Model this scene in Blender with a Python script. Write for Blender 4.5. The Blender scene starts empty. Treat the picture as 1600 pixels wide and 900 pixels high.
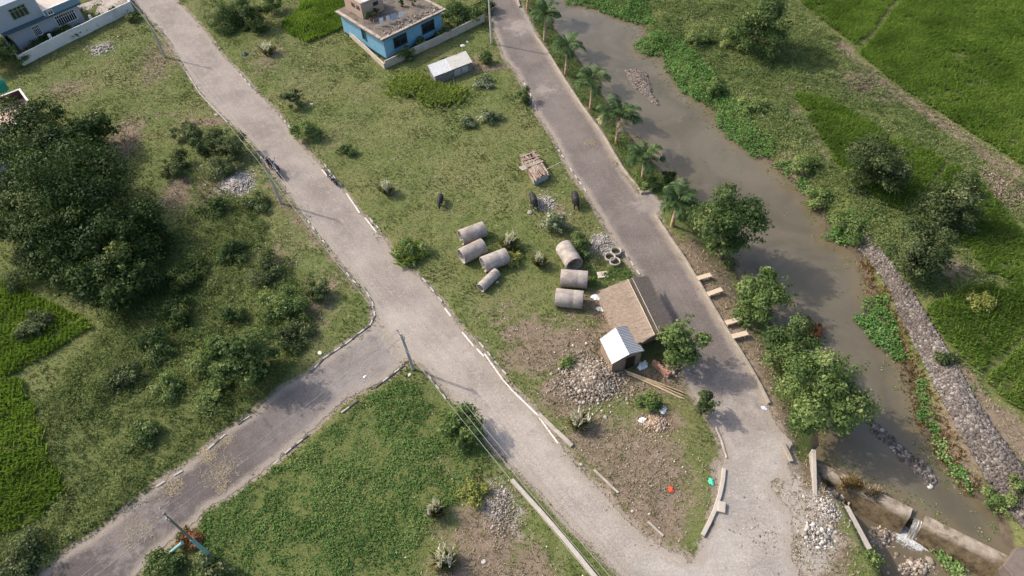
import bpy, bmesh, math, random
import numpy as np
from mathutils import Vector, Matrix
from mathutils.geometry import tessellate_polygon

random.seed(7)
RNG = np.random.default_rng(7)
sc = bpy.context.scene
C = sc.collection
PI = math.pi

# ------------------------------------------------------------------ camera geometry
H = 48.0; FPX = 1067.0
_a = math.radians(40); _r = math.radians(-3)
_F = np.array([0, math.sin(_a), -math.cos(_a)]); _R = np.array([1., 0, 0]); _U = np.cross(_R, _F)
CR = math.cos(_r)*_R + math.sin(_r)*_U
CU = -math.sin(_r)*_R + math.cos(_r)*_U
CF = _F

def at(px, py, z=0.0):
    """world point at height z seen at this place of the photograph"""
    d = CR*(px-800) + CU*(450-py) + CF*FPX
    t = (z-H)/d[2]
    return np.array([d[0]*t, d[1]*t, z])

def proj(P):
    P = np.atleast_2d(np.asarray(P, float)); v = P - np.array([0, 0, H])
    z = v @ CF
    return 800+FPX*(v @ CR)/z, 450-FPX*(v @ CU)/z, z

def W(poly, z=0.0):
    return np.array([at(p[0], p[1], z)[:2] for p in poly])

def height_to(xy, z0, px, py):
    best = None
    for h in np.arange(0.2, 16, 0.05):
        u, v, _ = proj([xy[0], xy[1], z0+h]); e = abs(v[0]-py)
        if best is None or e < best[0]: best = (e, h)
    return best[1]

cam = bpy.data.cameras.new('camera'); co = bpy.data.objects.new('camera', cam); C.objects.link(co)
cam.sensor_width = 36; cam.lens = 36*FPX/1600; cam.clip_end = 3000; cam.clip_start = .5
m = Matrix.Identity(4)
for i in range(3):
    m[i][0] = CR[i]; m[i][1] = CU[i]; m[i][2] = -CF[i]
m[2][3] = H
co.matrix_world = m
sc.camera = co

# ------------------------------------------------------------------ light
SUN_EL = math.radians(40); SUN_AZ = (-0.906, 0.423)
sv = Vector((SUN_AZ[0]*math.cos(SUN_EL), SUN_AZ[1]*math.cos(SUN_EL), math.sin(SUN_EL)))
sl = bpy.data.lights.new('sun', 'SUN'); sl.energy = 2.25; sl.angle = math.radians(1.2); sl.color = (1, .93, .83)
so = bpy.data.objects.new('sun', sl); C.objects.link(so)
so.rotation_euler = (-sv).to_track_quat('-Z', 'Y').to_euler(); so.location = (-60, 40, 60)
w = bpy.data.worlds.new('World'); sc.world = w; w.use_nodes = True
nt = w.node_tree
sky = nt.nodes.new('ShaderNodeTexSky'); sky.sky_type = 'NISHITA'; sky.sun_disc = False
sky.sun_elevation = SUN_EL; sky.sun_rotation = math.atan2(SUN_AZ[0], SUN_AZ[1]) % (2*PI)
sky.dust_density = 3.5; sky.air_density = 1.; sky.ozone_density = .7
nt.links.new(sky.outputs[0], nt.nodes['Background'].inputs[0]); nt.nodes['Background'].inputs[1].default_value = .15
sc.view_settings.view_transform = 'Standard'; sc.view_settings.look = 'None'
sc.view_settings.exposure = 0.9; sc.view_settings.gamma = 1; sc.view_settings.use_curve_mapping = False

# ------------------------------------------------------------------ materials
class Mat:
    def __init__(s, name, rough=.9, spec=.25):
        s.m = bpy.data.materials.new(name); s.m.use_nodes = True
        s.t = s.m.node_tree; s.b = s.t.nodes['Principled BSDF']
        s.b.inputs['Roughness'].default_value = rough
        s.b.inputs['Specular IOR Level'].default_value = spec
    def put(s, sock, v):
        if isinstance(v, bpy.types.NodeSocket): s.t.links.new(v, sock)
        elif isinstance(v, (tuple, list)) and len(v) == 3 and sock.type == 'RGBA': sock.default_value = (*v, 1)
        else: sock.default_value = v
    def node(s, k, **kw):
        n = s.t.nodes.new(k)
        for a, v in kw.items(): setattr(n, a, v)
        return n
    def pos(s):
        return s.node('ShaderNodeNewGeometry').outputs['Position']
    def obj(s):
        return s.node('ShaderNodeTexCoord').outputs['Object']
    def noise(s, scale, detail=3, rough=.6, vec=None, dist=0.):
        n = s.node('ShaderNodeTexNoise'); n.inputs['Scale'].default_value = scale
        n.inputs['Detail'].default_value = detail; n.inputs['Roughness'].default_value = rough
        n.inputs['Distortion'].default_value = dist
        s.put(n.inputs['Vector'], vec if vec is not None else s.pos()); return n.outputs['Fac']
    def vor(s, scale, vec=None, feature='F1', out='Distance'):
        n = s.node('ShaderNodeTexVoronoi', feature=feature); n.inputs['Scale'].default_value = scale
        s.put(n.inputs['Vector'], vec if vec is not None else s.pos()); return n.outputs[out]
    def map(s, vec, scale=(1, 1, 1), rot=(0, 0, 0)):
        n = s.node('ShaderNodeMapping'); s.put(n.inputs['Vector'], vec)
        n.inputs['Scale'].default_value = scale; n.inputs['Rotation'].default_value = rot; return n.outputs[0]
    def math(s, op, a, b=0., c=None, clamp=False):
        n = s.node('ShaderNodeMath', operation=op); n.use_clamp = clamp
        s.put(n.inputs[0], a); s.put(n.inputs[1], b)
        if c is not None: s.put(n.inputs[2], c)
        return n.outputs[0]
    def step(s, v, lo, hi):
        n = s.node('ShaderNodeMapRange', interpolation_type='SMOOTHSTEP')
        s.put(n.inputs[0], v); n.inputs[1].default_value = lo; n.inputs[2].default_value = hi; return n.outputs[0]
    def ramp(s, f, stops):
        n = s.node('ShaderNodeValToRGB'); e = n.color_ramp.elements
        while len(e) < len(stops): e.new(.5)
        for x, (p, c) in zip(e, stops): x.position = p; x.color = (*c, 1)
        s.put(n.inputs[0], f); return n.outputs[0]
    def mix(s, f, a, b, blend='MIX'):
        n = s.node('ShaderNodeMix', data_type='RGBA', blend_type=blend)
        s.put(n.inputs[0], f); s.put(n.inputs[6], a); s.put(n.inputs[7], b); return n.outputs[2]
    def attr(s, name):
        return s.node('ShaderNodeAttribute', attribute_name=name).outputs['Fac']
    def col(s, c): s.put(s.b.inputs['Base Color'], c); return s
    def bump(s, h, strength=.4, dist=.05):
        n = s.node('ShaderNodeBump'); n.inputs['Strength'].default_value = strength; n.inputs['Distance'].default_value = dist
        s.put(n.inputs['Height'], h); s.t.links.new(n.outputs[0], s.b.inputs['Normal']); return s

def sc3(c, k): return tuple(max(0, x*k) for x in c)

def plain(name, c, var=.22, scale=2.5, rough=.85, stain=None, bump=.15, spec=.25):
    """painted or bare material with soft unevenness and an optional stain colour"""
    M = Mat(name, rough, spec); v = M.obj()
    k = M.ramp(M.noise(scale, 5, .65, v), [(.25, sc3(c, 1-var)), (.55, c), (.8, sc3(c, 1+var))])
    if stain:
        k = M.mix(M.step(M.noise(scale*.6, 6, .7, v), .52, .72), k, stain)
    M.col(k)
    if bump: M.bump(M.noise(scale*8, 4, .6, v), bump, .02)
    return M.m

def foliage(name, stops, trans=.25, rough=.7):
    """leaf colour from a per-leaf random value"""
    M = Mat(name, rough, .1)
    stops = [(p, tuple(min(.8, c*q) for c, q in zip(col, (1.46, 1.46, 1.6)))) if max(col) < .3 else (p, col) for p, col in stops]
    k = M.ramp(M.attr('tone'), stops)
    k = M.mix(M.math('MULTIPLY', M.noise(.7, 3), .35), k, M.mix(1., k, (.55, .6, .5), 'MULTIPLY'))
    M.col(k)
    tr = M.node('ShaderNodeBsdfTranslucent'); M.put(tr.inputs[0], M.mix(1., k, (1.15, 1.2, .6), 'MULTIPLY'))
    mx = M.node('ShaderNodeMixShader'); mx.inputs[0].default_value = trans
    M.t.links.new(M.b.outputs[0], mx.inputs[1]); M.t.links.new(tr.outputs[0], mx.inputs[2])
    M.t.links.new(mx.outputs[0], M.t.nodes['Material Output'].inputs[0])
    return M.m

# ------------------------------------------------------------------ objects
def tag(o, label=None, cat=None, group=None, kind=None):
    if label: o['label'] = label
    if cat:
        o['category'] = cat
        if not kind: o['kind'] = 'thing'
    if group: o['group'] = group
    if kind: o['kind'] = kind
    return o

def empty(name, loc, rz=0, label=None, cat=None, group=None):
    o = bpy.data.objects.new(name, None); C.objects.link(o)
    o.location = loc; o.rotation_euler = (0, 0, rz); o.empty_display_size = .3
    return tag(o, label, cat, group)

def link_mesh(name, me, mat, parent=None, loc=None):
    o = bpy.data.objects.new(name, me); C.objects.link(o)
    for x in (mat if isinstance(mat, (list, tuple)) else [mat]): me.materials.append(x)
    if parent is not None: o.parent = parent
    if loc is not None: o.location = loc
    return o

def np_mesh(name, V, Fc, mat, parent=None, attrs=None, smooth=False, loc=None, vattrs=None):
    V = np.asarray(V, np.float32); Fc = np.asarray(Fc, np.int32); n, k = Fc.shape
    me = bpy.data.meshes.new(name)
    me.vertices.add(len(V)); me.vertices.foreach_set('co', V.ravel())
    me.loops.add(n*k); me.loops.foreach_set('vertex_index', Fc.ravel())
    me.polygons.add(n); me.polygons.foreach_set('loop_start', np.arange(0, n*k, k, dtype=np.int32))
    me.polygons.foreach_set('loop_total', np.full(n, k, np.int32))
    if smooth: me.polygons.foreach_set('use_smooth', np.ones(n, bool))
    for a, v in (attrs or {}).items():
        A = me.attributes.new(a, 'FLOAT', 'FACE'); A.data.foreach_set('value', np.asarray(v, np.float32))
    for a, v in (vattrs or {}).items():
        A = me.attributes.new(a, 'FLOAT', 'POINT'); A.data.foreach_set('value', np.asarray(v, np.float32))
    me.update(calc_edges=True)
    return link_mesh(name, me, mat, parent, loc)

class MB:
    def __init__(s): s.v = []; s.f = []; s.mi = []; s.sm = []
    def add(s, V, F, mi=0, sm=False):
        o = len(s.v); s.v += [tuple(map(float, x)) for x in V]; s.f += [tuple(i+o for i in f) for f in F]
        s.mi += [mi]*len(F); s.sm += [sm]*len(F); return s
    def box(s, c, d, rz=0, mi=0, ry=0, rx=0):
        M = Matrix.Rotation(rz, 3, 'Z') @ Matrix.Rotation(ry, 3, 'Y') @ Matrix.Rotation(rx, 3, 'X')
        V = [Vector(c) + M @ Vector((sx*d[0]/2, sy*d[1]/2, sz*d[2]/2)) for sx in (-1, 1) for sy in (-1, 1) for sz in (-1, 1)]
        return s.add(V, [(0, 1, 3, 2), (4, 6, 7, 5), (0, 4, 5, 1), (2, 3, 7, 6), (0, 2, 6, 4), (1, 5, 7, 3)], mi)
    def prism(s, poly, z0, z1, mi=0):
        n = len(poly); V = [(p[0], p[1], z0) for p in poly] + [(p[0], p[1], z1) for p in poly]
        return s.add(V, [tuple(range(n-1, -1, -1)), tuple(range(n, 2*n))] + [(i, (i+1) % n, n+(i+1) % n, n+i) for i in range(n)], mi)
    def slab(s, quad, th, mi=0):
        """a sheet through these points with thickness th below"""
        q = [Vector(p) for p in quad]; nrm = (q[1]-q[0]).cross(q[2]-q[0]).normalized()
        if nrm.z < 0: nrm = -nrm
        n = len(q); V = [p - nrm*th for p in q] + q
        return s.add(V, [tuple(range(n-1, -1, -1)), tuple(range(n, 2*n))] + [(i, (i+1) % n, n+(i+1) % n, n+i) for i in range(n)], mi)
    def tube(s, pts, r, n=8, mi=0, cap=True):
        pts = [Vector(p) for p in pts]; rs = r if isinstance(r, (list, tuple)) else [r]*len(pts)
        V = []
        for i, p in enumerate(pts):
            t = (pts[min(i+1, len(pts)-1)] - pts[max(i-1, 0)]).normalized()
            a = t.orthogonal().normalized() if abs(t.z) > .95 else t.cross(Vector((0, 0, 1))).normalized()
            b = t.cross(a)
            V += [p + (a*math.cos(2*PI*k/n) + b*math.sin(2*PI*k/n))*rs[i] for k in range(n)]
        F = [(i*n+k, i*n+(k+1) % n, (i+1)*n+(k+1) % n, (i+1)*n+k) for i in range(len(pts)-1) for k in range(n)]
        s.add(V, F, mi, True)
        if cap:
            s.add(V[:n], [tuple(range(n-1, -1, -1))], mi); s.add(V[-n:], [tuple(range(n))], mi)
        return s
    def lathe(s, prof, n=16, axis=None, o=(0, 0, 0), mi=0, closed=False):
        """prof: (radius, along); axis Z by default or a Matrix"""
        M = axis or Matrix.Identity(3); V = []
        for r, z in prof:
            V += [Vector(o) + M @ Vector((r*math.cos(2*PI*k/n), r*math.sin(2*PI*k/n), z)) for k in range(n)]
        m_ = len(prof); R = range(m_ if closed else m_-1)
        F = [(i*n+k, i*n+(k+1) % n, ((i+1) % m_)*n+(k+1) % n, ((i+1) % m_)*n+k) for i in R for k in range(n)]
        return s.add(V, F, mi, True)
    def build(s, name, mat, parent=None, loc=None, bevel=0):
        me = bpy.data.meshes.new(name); me.from_pydata(s.v, [], s.f)
        me.polygons.foreach_set('material_index', s.mi); me.polygons.foreach_set('use_smooth', s.sm)
        me.update()
        bm = bmesh.new(); bm.from_mesh(me)
        bmesh.ops.recalc_face_normals(bm, faces=bm.faces)
        if bevel: bmesh.ops.bevel(bm, geom=[e for e in bm.edges if len(e.link_faces) == 2 and e.calc_face_angle(0) > .7], offset=bevel, segments=1, affect='EDGES')
        bm.to_mesh(me); bm.free()
        return link_mesh(name, me, mat, parent, loc)

def copy_tree(o, parent=None):
    c = o.copy(); C.objects.link(c); c.parent = parent
    for ch in [x for x in bpy.data.objects if x.parent == o]: copy_tree(ch, c)
    return c

# ------------------------------------------------------------------ numeric noise and distance
_tab = RNG.random((512, 512))
def vnoise(x, y, s, seed=0):
    x = np.asarray(x)*s+seed*17.3+1000; y = np.asarray(y)*s+seed*5.7+1000
    i = np.floor(x).astype(int); j = np.floor(y).astype(int); fx = x-i; fy = y-j
    fx = fx*fx*(3-2*fx); fy = fy*fy*(3-2*fy); T = lambda a, b: _tab[a % 512, b % 512]
    return (T(i, j)*(1-fx)+T(i+1, j)*fx)*(1-fy)+(T(i, j+1)*(1-fx)+T(i+1, j+1)*fx)*fy
def fbm(x, y, s, o=3, seed=0):
    a = 0; t = 0
    for k in range(o): a = a+vnoise(x, y, s*2**k, seed+k)*.5**k; t += .5**k
    return a/t

def sdf(poly, x, y, far=6.):
    """signed distance in metres (negative inside), clipped at far"""
    P = np.asarray(poly); out = np.full(x.shape, far)
    mk = (x > P[:, 0].min()-far) & (x < P[:, 0].max()+far) & (y > P[:, 1].min()-far) & (y < P[:, 1].max()+far)
    if not mk.any(): return out
    X = x[mk]; Y = y[mk]; d = np.full(X.shape, 1e9); ins = np.zeros(X.shape, bool)
    for i in range(len(P)):
        a = P[i]; b = P[(i+1) % len(P)]; e = b-a; L = e@e+1e-12
        t = np.clip(((X-a[0])*e[0]+(Y-a[1])*e[1])/L, 0, 1)
        d = np.minimum(d, (X-a[0]-t*e[0])**2+(Y-a[1]-t*e[1])**2)
        c = (a[1] > Y) != (b[1] > Y)
        with np.errstate(divide='ignore', invalid='ignore'):
            ins ^= c & (X < (b[0]-a[0])*(Y-a[1])/(b[1]-a[1]+1e-15)+a[0])
    d = np.sqrt(d); d[ins] *= -1; out[mk] = np.minimum(d, far); return out

# ------------------------------------------------------------------ plan (traced on the ground)
MAIN_L1 = [(160,-70),(207,0),(225,17),(265,60),(292,107),(312,140),(342,172),(370,197),(397,222),(442,285),(477,337),(517,385),(550,425),(570,447),(583,470),(586,495)]
CORNER = [(634,562),(645,560),(662,570)]
MAIN_L2 = [(687,592),(705,615),(725,635),(750,667),(797,722),(815,740),(842,762),(872,797),(900,827),(930,855),(970,895),(1010,960)]
MAIN_R = [(235,-70),(272,0),(300,27),(325,57),(350,92),(372,112),(397,142),(432,177),(457,212),(467,227),(492,252),(510,275),(535,300),(562,335),(587,362),(607,387),(632,417),(665,447),(695,482),(722,520),(750,550),(785,595),(800,610),(840,647),(855,672),(872,692),(895,727),(925,757),(950,782),(975,812),(1007,842),(1040,860),(1070,872),(1100,960)]
BR_U = [(586,495),(580,512),(540,540),(505,565),(485,585),(445,605),(420,625),(400,645),(362,670),(325,700),(300,725),(250,755),(212,785),(180,815),(140,845),(110,862),(65,897),(-60,985)]
BR_L = [(634,562),(615,580),(600,592),(562,610),(535,625),(510,647),(485,672),(455,697),(425,722),(400,741),(355,775),(322,792),(302,817),(270,840),(237,867),(217,892),(140,985)]
RR_L = [(748,-60),(762,0),(775,50),(790,92),(807,110),(825,147),(842,180),(865,212),(892,267),(917,300),(935,330),(955,365),(975,395),(995,425),(1017,455),(1040,500),(1060,560),(1075,600),(1100,640),(1117,667),(1128,690),(1135,717),(1130,740)]
RR_R = [(785,-60),(808,0),(827,32),(835,52),(855,82),(882,127),(907,165),(940,210),(970,265),(997,305),(1016,301),(1035,322),(1022,335),(1045,372),(1070,410),(1092,447),(1115,487),(1135,520),(1160,562),(1185,605),(1199,635),(1225,690),(1230,720)]
YARD = [(1130,735),(1127,765),(1120,800),(1108,835),(1085,870),(1065,880),(1000,900),(1000,960),(1290,960),(1245,880),(1232,840),(1226,800),(1216,765),(1238,725),(1222,690)]
RIVER = [(845,-60),(852,0),(867,45),(905,92),(935,140),(950,160),(985,212),(1010,245),(1055,282),(1075,307),(1097,345),(1115,380),(1150,425),(1190,480),(1222,530),(1255,600),(1277,660),(1281,712),
         (1290,728),(1425,800),(1447,812),(1575,880),(1567,850),(1562,825),(1545,792),(1515,770),(1497,747),(1470,717),(1450,680),(1437,667),(1430,640),(1420,600),(1407,562),(1385,490),(1362,462),(1355,437),(1335,397),(1315,382),(1287,372),(1290,350),(1282,330),(1260,310),(1232,285),(1200,255),(1150,222),(1122,197),(1112,165),(1087,157),(1065,140),(1040,110),(1032,87),(1010,87),(992,70),(1007,50),(1000,35),(972,30),(925,10),(890,5),(885,-60)]
DOWN = [(1283,728),(1420,806),(1450,824),(1570,890),(1640,960),(1420,960),(1385,900),(1358,850),(1332,795),(1300,768)]
WL = -1.2; WL2 = -2.45

GX = np.arange(-86, 86.01, .3); GY = np.arange(6, 112.01, .3)
XX, YY = np.meshgrid(GX, GY)
main_poly = W(MAIN_L1+CORNER+MAIN_L2+MAIN_R[::-1])
branch_poly = W(BR_U+BR_L[::-1])
right_poly = W(RR_L+RR_R[::-1]); yard_poly = W(YARD)
river_poly = np.array([at(p[0], p[1], WL)[:2] for p in RIVER]); down_poly = np.array([at(p[0], p[1], WL2)[:2] for p in DOWN])
d_main = sdf(main_poly, XX, YY); d_br = sdf(branch_poly, XX, YY); d_rr = sdf(right_poly, XX, YY); d_yd = sdf(yard_poly, XX, YY)+(fbm(XX, YY, .5, 4, 17)-.5)*2.4
d_road = np.minimum(np.minimum(d_main, d_br), np.minimum(d_rr, d_yd))
d_riv = sdf(river_poly, XX, YY, 8.); d_down = sdf(down_poly, XX, YY, 8.)
wob = (fbm(XX, YY, .5, 3, 5)-.5)*.5
h0 = np.clip((d_road-.4)*.12, -.02, .05) + (fbm(XX, YY, .25, 4, 3)-.5)*.22*np.clip(d_road-.5, 0, 1.5)/1.5
hr = WL + np.where(d_riv > 0, (d_riv+wob*np.clip(d_riv, 0, 1))*.42, np.maximum(d_riv*.5, -.7))
hd = -2.7 + np.where(d_down > 0, d_down*1.5, np.maximum(d_down*.4, -.4)+(fbm(XX, YY, .9, 3, 9)-.4)*.7*(d_down < 0))
k = .35
def smin(a, b, k):
    h = np.clip(.5+.5*(b-a)/k, 0, 1); return b*(1-h)+a*h-k*h*(1-h)
GH = np.minimum(smin(h0, hr, k), hd)
GH = np.where(d_road < .3, np.minimum(GH, -.012), GH)

def look(A, x, y):
    fx = np.clip((np.asarray(x)-GX[0])/.3, 0, len(GX)-1.001); fy = np.clip((np.asarray(y)-GY[0])/.3, 0, len(GY)-1.001)
    i = fx.astype(int); j = fy.astype(int); u = fx-i; v = fy-j
    return A[j, i]*(1-u)*(1-v)+A[j, i+1]*u*(1-v)+A[j+1, i]*(1-u)*v+A[j+1, i+1]*u*v
def gz(x, y): return float(look(GH, x, y))
def G(px, py):
    """point on the ground surface under this place of the photograph"""
    p = at(px, py)
    for _ in range(4): p = at(px, py, gz(p[0], p[1]))
    return p

# surface kinds
PADDY = {
 'upper': [(1232,-60),(1250,4),(1334,72),(1352,58),(1440,-60)],
 'large': [(1448,-60),(1362,62),(1338,84),(1400,132),(1480,184),(1600,262),(1720,330),(1760,-60)],
 'middle': [(1238,145),(1285,152),(1345,187),(1400,218),(1440,232),(1474,248),(1440,303),(1400,330),(1330,290),(1280,215)],
 'narrow': [(1484,255),(1515,268),(1560,322),(1612,385),(1612,445),(1540,430),(1500,380),(1470,330),(1450,305)],
 'lower': [(1440,480),(1500,455),(1560,445),(1660,440),(1660,490),(1600,518),(1562,555),(1530,582),(1500,560),(1465,520)],
 'corner': [(1536,592),(1570,558),(1602,530),(1700,480),(1720,700),(1640,672),(1590,640),(1560,622)],
 'left': [(-90,612),(0,598),(32,592),(55,640),(75,700),(104,768),(60,808),(0,838),(-90,870)],
 'shaded': [(-90,450),(0,440),(60,465),(110,488),(148,512),(100,540),(20,588),(-90,600)],
 'house': [(440,42),(470,8),(482,-60),(575,-60),(545,25),(540,44),(482,68),(456,56)],
}
LUSH = {
 'creeper': [(640,600),(690,640),(745,690),(760,720),(735,765),(690,800),(668,850),(655,960),(300,960),(306,840),(330,800),(400,750),(490,690),(560,632)],
 'left': [(62,640),(110,560),(160,515),(155,470),(230,420),(300,330),(300,262),(365,292),(404,350),(446,405),(488,440),(512,490),(470,566),(400,632),(300,712),(180,806),(40,900),(-90,950),(-90,880),(0,845),(60,816),(112,770),(82,700)],
 'bank': [(985,-60),(1000,30),(1030,70),(1050,75),(1110,130),(1140,170),(1170,205),(1215,245),(1290,335),(1345,365),(1385,395),(1440,480),(1475,545),(1530,610),(1540,600),(1480,540),(1440,470),(1600,440),(1600,380),(1480,250),(1330,200),(1240,130),(1330,185),(1500,280),(1700,420),(1700,330),(1480,190),(1330,88),(1240,0),(1230,-60)],
 'palms': [(830,0),(838,50),(885,125),(945,212),(1002,302),(1022,305),(1040,330),(1090,360),(1097,345),(1055,282),(985,212),(935,140),(867,45),(850,-60),(815,-60)],
 'hutside': [(935,425),(960,415),(1000,432),(960,445),(942,460),(922,450),(918,430)],
}
paddy_w = {k: W(v) for k, v in PADDY.items()}; lush_w = {k: W(v) for k, v in LUSH.items()}
d_pad = np.full(XX.shape, 6.); d_lush = np.full(XX.shape, 6.)
for v in paddy_w.values(): d_pad = np.minimum(d_pad, sdf(v, XX, YY))
for v in lush_w.values(): d_lush = np.minimum(d_lush, sdf(v, XX, YY))

def blobs(L):
    A = np.zeros(XX.shape)
    for (px, py, rx, ry, s) in L:
        c = at(px, py); e = at(px+rx, py); n = at(px, py-ry)
        ax = abs(e[0]-c[0]); ay = abs(n[1]-c[1])
        A = np.maximum(A, s*np.clip(1.25-np.hypot((XX-c[0])/ax, (YY-c[1])/ay), 0, 1)*1.0)
    return np.clip(A, 0, 1)
DRY = blobs([(900,545,80,46,.95),(960,500,36,60,.9),(880,620,60,50,.8),(985,600,50,30,.85),(1262,800,60,130,1.),(1225,860,70,60,1.),(1300,850,40,60,.9),(860,550,110,50,.8),(830,520,70,40,.7),(1000,740,110,110,.85),(930,690,70,70,.7),(1030,660,50,30,.9),(1020,810,70,60,.9),(900,480,60,50,.5),(780,490,60,40,.45),
             (760,840,70,90,.9),(740,890,90,50,.8),(830,890,60,60,.75),(690,740,30,30,.35),(690,830,40,30,.5),(250,90,50,50,.55),(190,225,40,60,.75),(105,140,60,25,.55),(240,120,40,25,.5),
             (330,290,60,60,.55),(280,300,40,35,.7),(260,180,120,14,.35),(430,410,60,60,.45),(500,470,40,70,.55),(520,440,40,30,.5),(1400,120,150,40,.6),(1340,130,40,26,.85),(1420,150,80,20,.8),
             (1555,290,60,40,.9),(1250,170,24,40,.7),(1240,260,40,50,.6),(1180,280,30,20,.5),(1110,440,50,60,.95),(1150,500,40,60,.95),(1180,560,40,60,.8),(1215,650,30,50,.8),(1085,400,24,40,.9),
             (1490,700,80,130,.7),(1560,650,70,80,.75),(1420,560,30,90,.7),(1390,480,18,50,.7),(1270,760,60,60,.8),(1250,850,70,80,.8),(620,250,90,50,.25),(700,300,80,60,.2),(520,220,60,50,.35),(470,130,70,60,.35),
             (745,100,30,20,.6),(700,120,40,18,.5),(355,150,30,16,.4),(330,190,50,8,.9),(1490,420,60,30,.6),(420,90,50,40,.5),(560,160,40,40,.3),(870,330,40,30,.5),(850,650,40,40,.4),(620,300,60,30,.3)])
def lines(L):
    A = np.zeros(XX.shape)
    for px, wd, s in L:
        P = [at(*p)[:2] for p in px]
        for a, b in zip(P[:-1], P[1:]):
            e = b-a; t = np.clip(((XX-a[0])*e[0]+(YY-a[1])*e[1])/(e@e), 0, 1)
            A = np.maximum(A, s*np.clip(1.3-np.hypot(XX-a[0]-t*e[0], YY-a[1]-t*e[1])/wd, 0, 1))
    return np.clip(A, 0, 1)
DRY = np.maximum(DRY, lines([([(1318,72),(1360,112),(1420,152),(1480,196),(1560,252),(1660,318)], 1.5, .95), ([(1236,140),(1262,190),(1300,250)], .9, .8), ([(1462,520),(1530,615),(1600,705)], 1.6, .85), ([(288,190),(355,190)], .6, .95),
      ([(1042,374),(1100,462),(1190,612)], 1.3, .95), ([(935,470),(965,520),(960,560)], 1.6, .85), ([(1000,590),(1060,600)], 1.6, .7), ([(420,290),(480,360),(560,450)], 1.0, .5), ([(735,110),(800,104)], .9, .7), ([(640,470),(700,545),(760,600),(840,690)], .9, .5)]))
PALE = blobs([(850,317,22,14,1),(940,382,24,20,1),(925,590,60,50,.6),(368,288,36,22,1),(1275,800,30,40,.9),(1280,840,50,40,.8),(1240,780,45,90,.75),(1265,870,60,40,.7),(1228,740,30,40,.7),(1200,860,60,50,.7),(780,790,40,60,.6),(1115,855,40,30,.7),
              (158,76,20,14,.8),(700,90,20,10,.4),(1030,850,40,20,.4),(805,800,30,60,.5),(1560,720,50,60,.35),(1000,690,30,30,.3)])
MUD = np.clip(1.1-np.minimum(np.abs(d_riv), np.abs(d_down))/1.0, 0, 1)
MUD = np.where((d_riv < 0) | (d_down < 0), 1, MUD)
VERGE = np.clip(1.15-d_road/.7, 0, 1)

# ------------------------------------------------------------------ ground sheet
def ground_mat():
    M = Mat('ground_soil', .95, .1); P = M.pos()
    big = M.noise(.12, 4, .6, P); mid = M.noise(.9, 4, .65, P); fin = M.noise(7., 4, .7, P); vf = M.noise(22., 2, .6, P)
    g = M.ramp(M.math('ADD', M.math('MULTIPLY', mid, .55), M.math('MULTIPLY', fin, .45)),
               [(.3, (.058, .074, .022)), (.45, (.098, .12, .037)), (.58, (.135, .15, .054)), (.74, (.195, .186, .088))])
    g = M.mix(M.step(big, .42, .62), g, M.mix(.5, g, (.17, .155, .07)))
    dry = M.ramp(M.math('ADD', M.math('MULTIPLY', mid, .4), M.math('MULTIPLY', vf, .6)),
                 [(.28, (.085, .06, .04)), (.46, (.165, .122, .086)), (.6, (.235, .182, .135)), (.8, (.36, .30, .235))])
    pale = M.ramp(M.math('ADD', M.math('MULTIPLY', fin, .5), M.math('MULTIPLY', vf, .5)), [(.3, (.16, .135, .108)), (.5, (.29, .255, .218)), (.68, (.42, .385, .34))])
    n2 = M.math('SUBTRACT', M.math('ADD', M.math('MULTIPLY', mid, .8), M.math('MULTIPLY', fin, .7)), .75)
    def masked(name, k=1.0): return M.step(M.math('ADD', M.attr(name), M.math('MULTIPLY', n2, k)), .32, .62)
    lush = M.ramp(fin, [(.3, (.05, .068, .019)), (.5, (.095, .112, .035)), (.7, (.16, .16, .06))])
    c = M.mix(masked('lush', .6), g, lush)
    c = M.mix(masked('dry', 1.3), c, dry)
    c = M.mix(masked('verge', 1.2), c, M.mix(.5, dry, (.3, .26, .21)))
    c = M.mix(masked('pale', 1.0), c, pale)
    mud = M.ramp(mid, [(.3, (.05, .04, .028)), (.7, (.13, .10, .07))])
    c = M.mix(masked('mud', .5), c, mud)
    M.col(c); M.bump(M.math('ADD', fin, M.math('MULTIPLY', vf, .5)), .55, .08)
    return M.m

def ext(a, n, far):
    lo = a[0]-np.geomspace(1, far, n)[::-1]; hi = a[-1]+np.geomspace(1, far, n); return np.concatenate([lo, a, hi])
NP = 8
ex = ext(GX, NP, 700.); ey = ext(GY, NP, 700.)
EX, EY = np.meshgrid(ex, ey); pad = lambda A: np.pad(A, NP, mode='edge')
V = np.stack([EX, EY, pad(GH)], -1).reshape(-1, 3); nx = len(ex); ny = len(ey)
idx = np.arange(nx*ny).reshape(ny, nx)
Fq = np.stack([idx[:-1, :-1], idx[:-1, 1:], idx[1:, 1:], idx[1:, :-1]], -1).reshape(-1, 4)
LUSHW = np.clip(.5-np.minimum(d_lush, d_pad)/1.2, 0, 1)
g = np_mesh('ground', V, Fq, ground_mat(), smooth=True,
            vattrs={'dry': pad(DRY*np.clip(d_pad, 0, 1)).ravel(), 'pale': pad(PALE).ravel(), 'mud': pad(MUD).ravel(), 'verge': pad(VERGE).ravel(), 'lush': pad(LUSHW).ravel()})
tag(g, kind='structure')

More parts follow.
